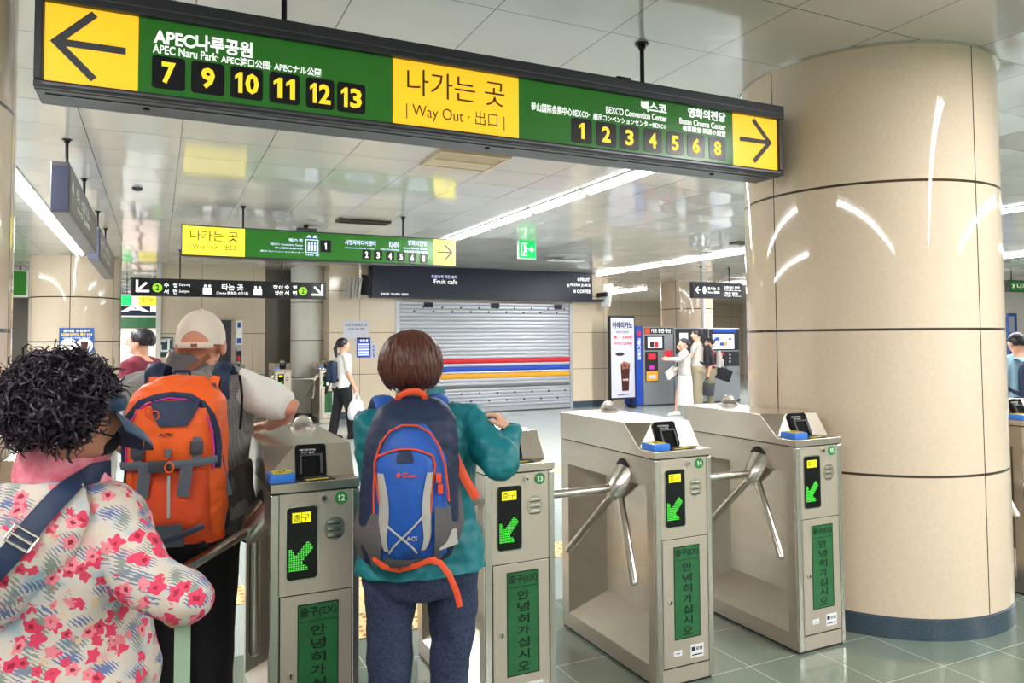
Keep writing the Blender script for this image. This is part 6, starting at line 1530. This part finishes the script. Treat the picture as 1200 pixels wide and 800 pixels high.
# the group at the ticket machines
p = onz(803, 487, 0)
def psg(f):
    f.arm(-1, f.sh[-1]+f.F*.16-f.U*.13, f.sh[-1]+f.F*.4-f.U*.12)
    f.arm(1, f.sh[1]-f.U*.25-f.F*.04, f.sh[1]-f.U*.36+f.F*.14)
def bun(f, r):
    straight_hair(f, r, 'hair_black', vol=(.086, .104, .096), drop=2.15, face=1.0, n=320, w_=.008); MB().ball(f.head-f.hF*.13-f.hU*.02, (.05, .05, .06)).build('hair_bun', 'hair_black', r)
rg, fg = walker('person in grey long-sleeved top and long white skirt reaching towards the ticket machine', p[0], p[1], 1.60, math.radians(-72), 'grey_cloth', 'white_cloth', 'hair_black', sleeve=1., skirt=True, stride=.16, pose=psg, hair=bun, hem=.525)
hp = rg.location+fg.wr[1]+fg.hd[1]*.1; t = thing('white_pouch', 'white pouch held by the person in the white skirt', 'pouch', hp)
o = MB().box((-.15, -.025, -.09), (.13, .025, .09)).build('pouch_body', 'white_cloth', t, smooth=30, bevel=.012); o.rotation_euler = (0, -.45, math.radians(10)); o2 = MB().box((.0, -.03, .04), (.13, .03, .092)).build('flap', 'grey_cloth', t, smooth=0, bevel=.006); o2.rotation_euler = (0, -.45, math.radians(10))
p2_ = (p[0]+.72, p[1]+.45)
def psb(f): f.arm(-1, f.sh[-1]+f.F*.1-f.U*.24, f.sh[-1]+f.F*.3-f.U*.1)
rb_, fb_ = walker('tall person in black beside the person in the white skirt, head above the rest', p2_[0], p2_[1], 1.80, math.radians(-40), 'grey_cloth', 'olive_cloth', 'hair_black', sleeve=.6, pose=psb)
small_pack('black backpack on the tall person at the ticket machines', rb_, fb_, 'black_cloth', .17, .46, .16, .68)
p3_ = onz(830, 476, 0); p3_ = (p3_[0], p3_[1]-.1)
def pst(f): f.arm(-1, f.sh[-1]-f.U*.27, f.sh[-1]-f.U*.5+f.F*.05)
rt_, ft_ = walker('person with pale grey backpack, rear of the three at the ticket machines', p3_[0], p3_[1], 1.6, math.radians(-55), 'maroon', 'olive_cloth', 'hair_black', sleeve=.55, pose=pst)
small_pack('pale grey backpack on the rear person at the ticket machines', rt_, ft_, 'silver_grey', .16, .4, .15, .69)
hp = rt_.location+ft_.wr[-1]+ft_.hd[-1]*.1; t = thing('tote_bag', 'dark grey bucket bag hanging from the rear person near the ticket machines', 'bag', hp-V((0, 0, .42)))
MB().lathe([(.12, 0), (.13, .02), (.155, .28), (.15, .29), (.13, .28), (.12, .03)], (0, 0, 0), 24).build('bag_body', 'dark_grey', t); MB().tube([V((-.13, 0, .28)), V((-.08, 0, .37)), V((0, 0, .42)), V((.08, 0, .37)), V((.13, 0, .28))], .009, 8).build('handle', 'black_cloth', t)
c = rt_.location+ft_.ax(.47)-ft_.F*.3; t = thing('shoulder_bag', 'black shoulder bag below the pale grey backpack', 'bag', c); o = MB().box((-.17, -.06, -.14), (.17, .06, .14)).build('bag_body', 'black_cloth', t, smooth=30, bevel=.02); o.rotation_euler = (0, .35, -.4); MB().tube([V((-.12, 0, .1)), V((-.02, .06, .35)), V((.1, 0, .12))], .01, 8).build('strap', 'black_cloth', t)
# person past the right side of the massive column
p = ond(1194, 440, 8.4)
rr_, fr_ = walker('person in light blue shirt with dark hair seen past the right edge of the column', p.x, p.y, 1.62, math.radians(18), 'light_blue_cloth', 'jeans', 'hair_black', sleeve=.6)
small_pack('navy backpack on the person past the right edge of the column', rr_, fr_, 'pack_navy', .17, .44, .17, .68)
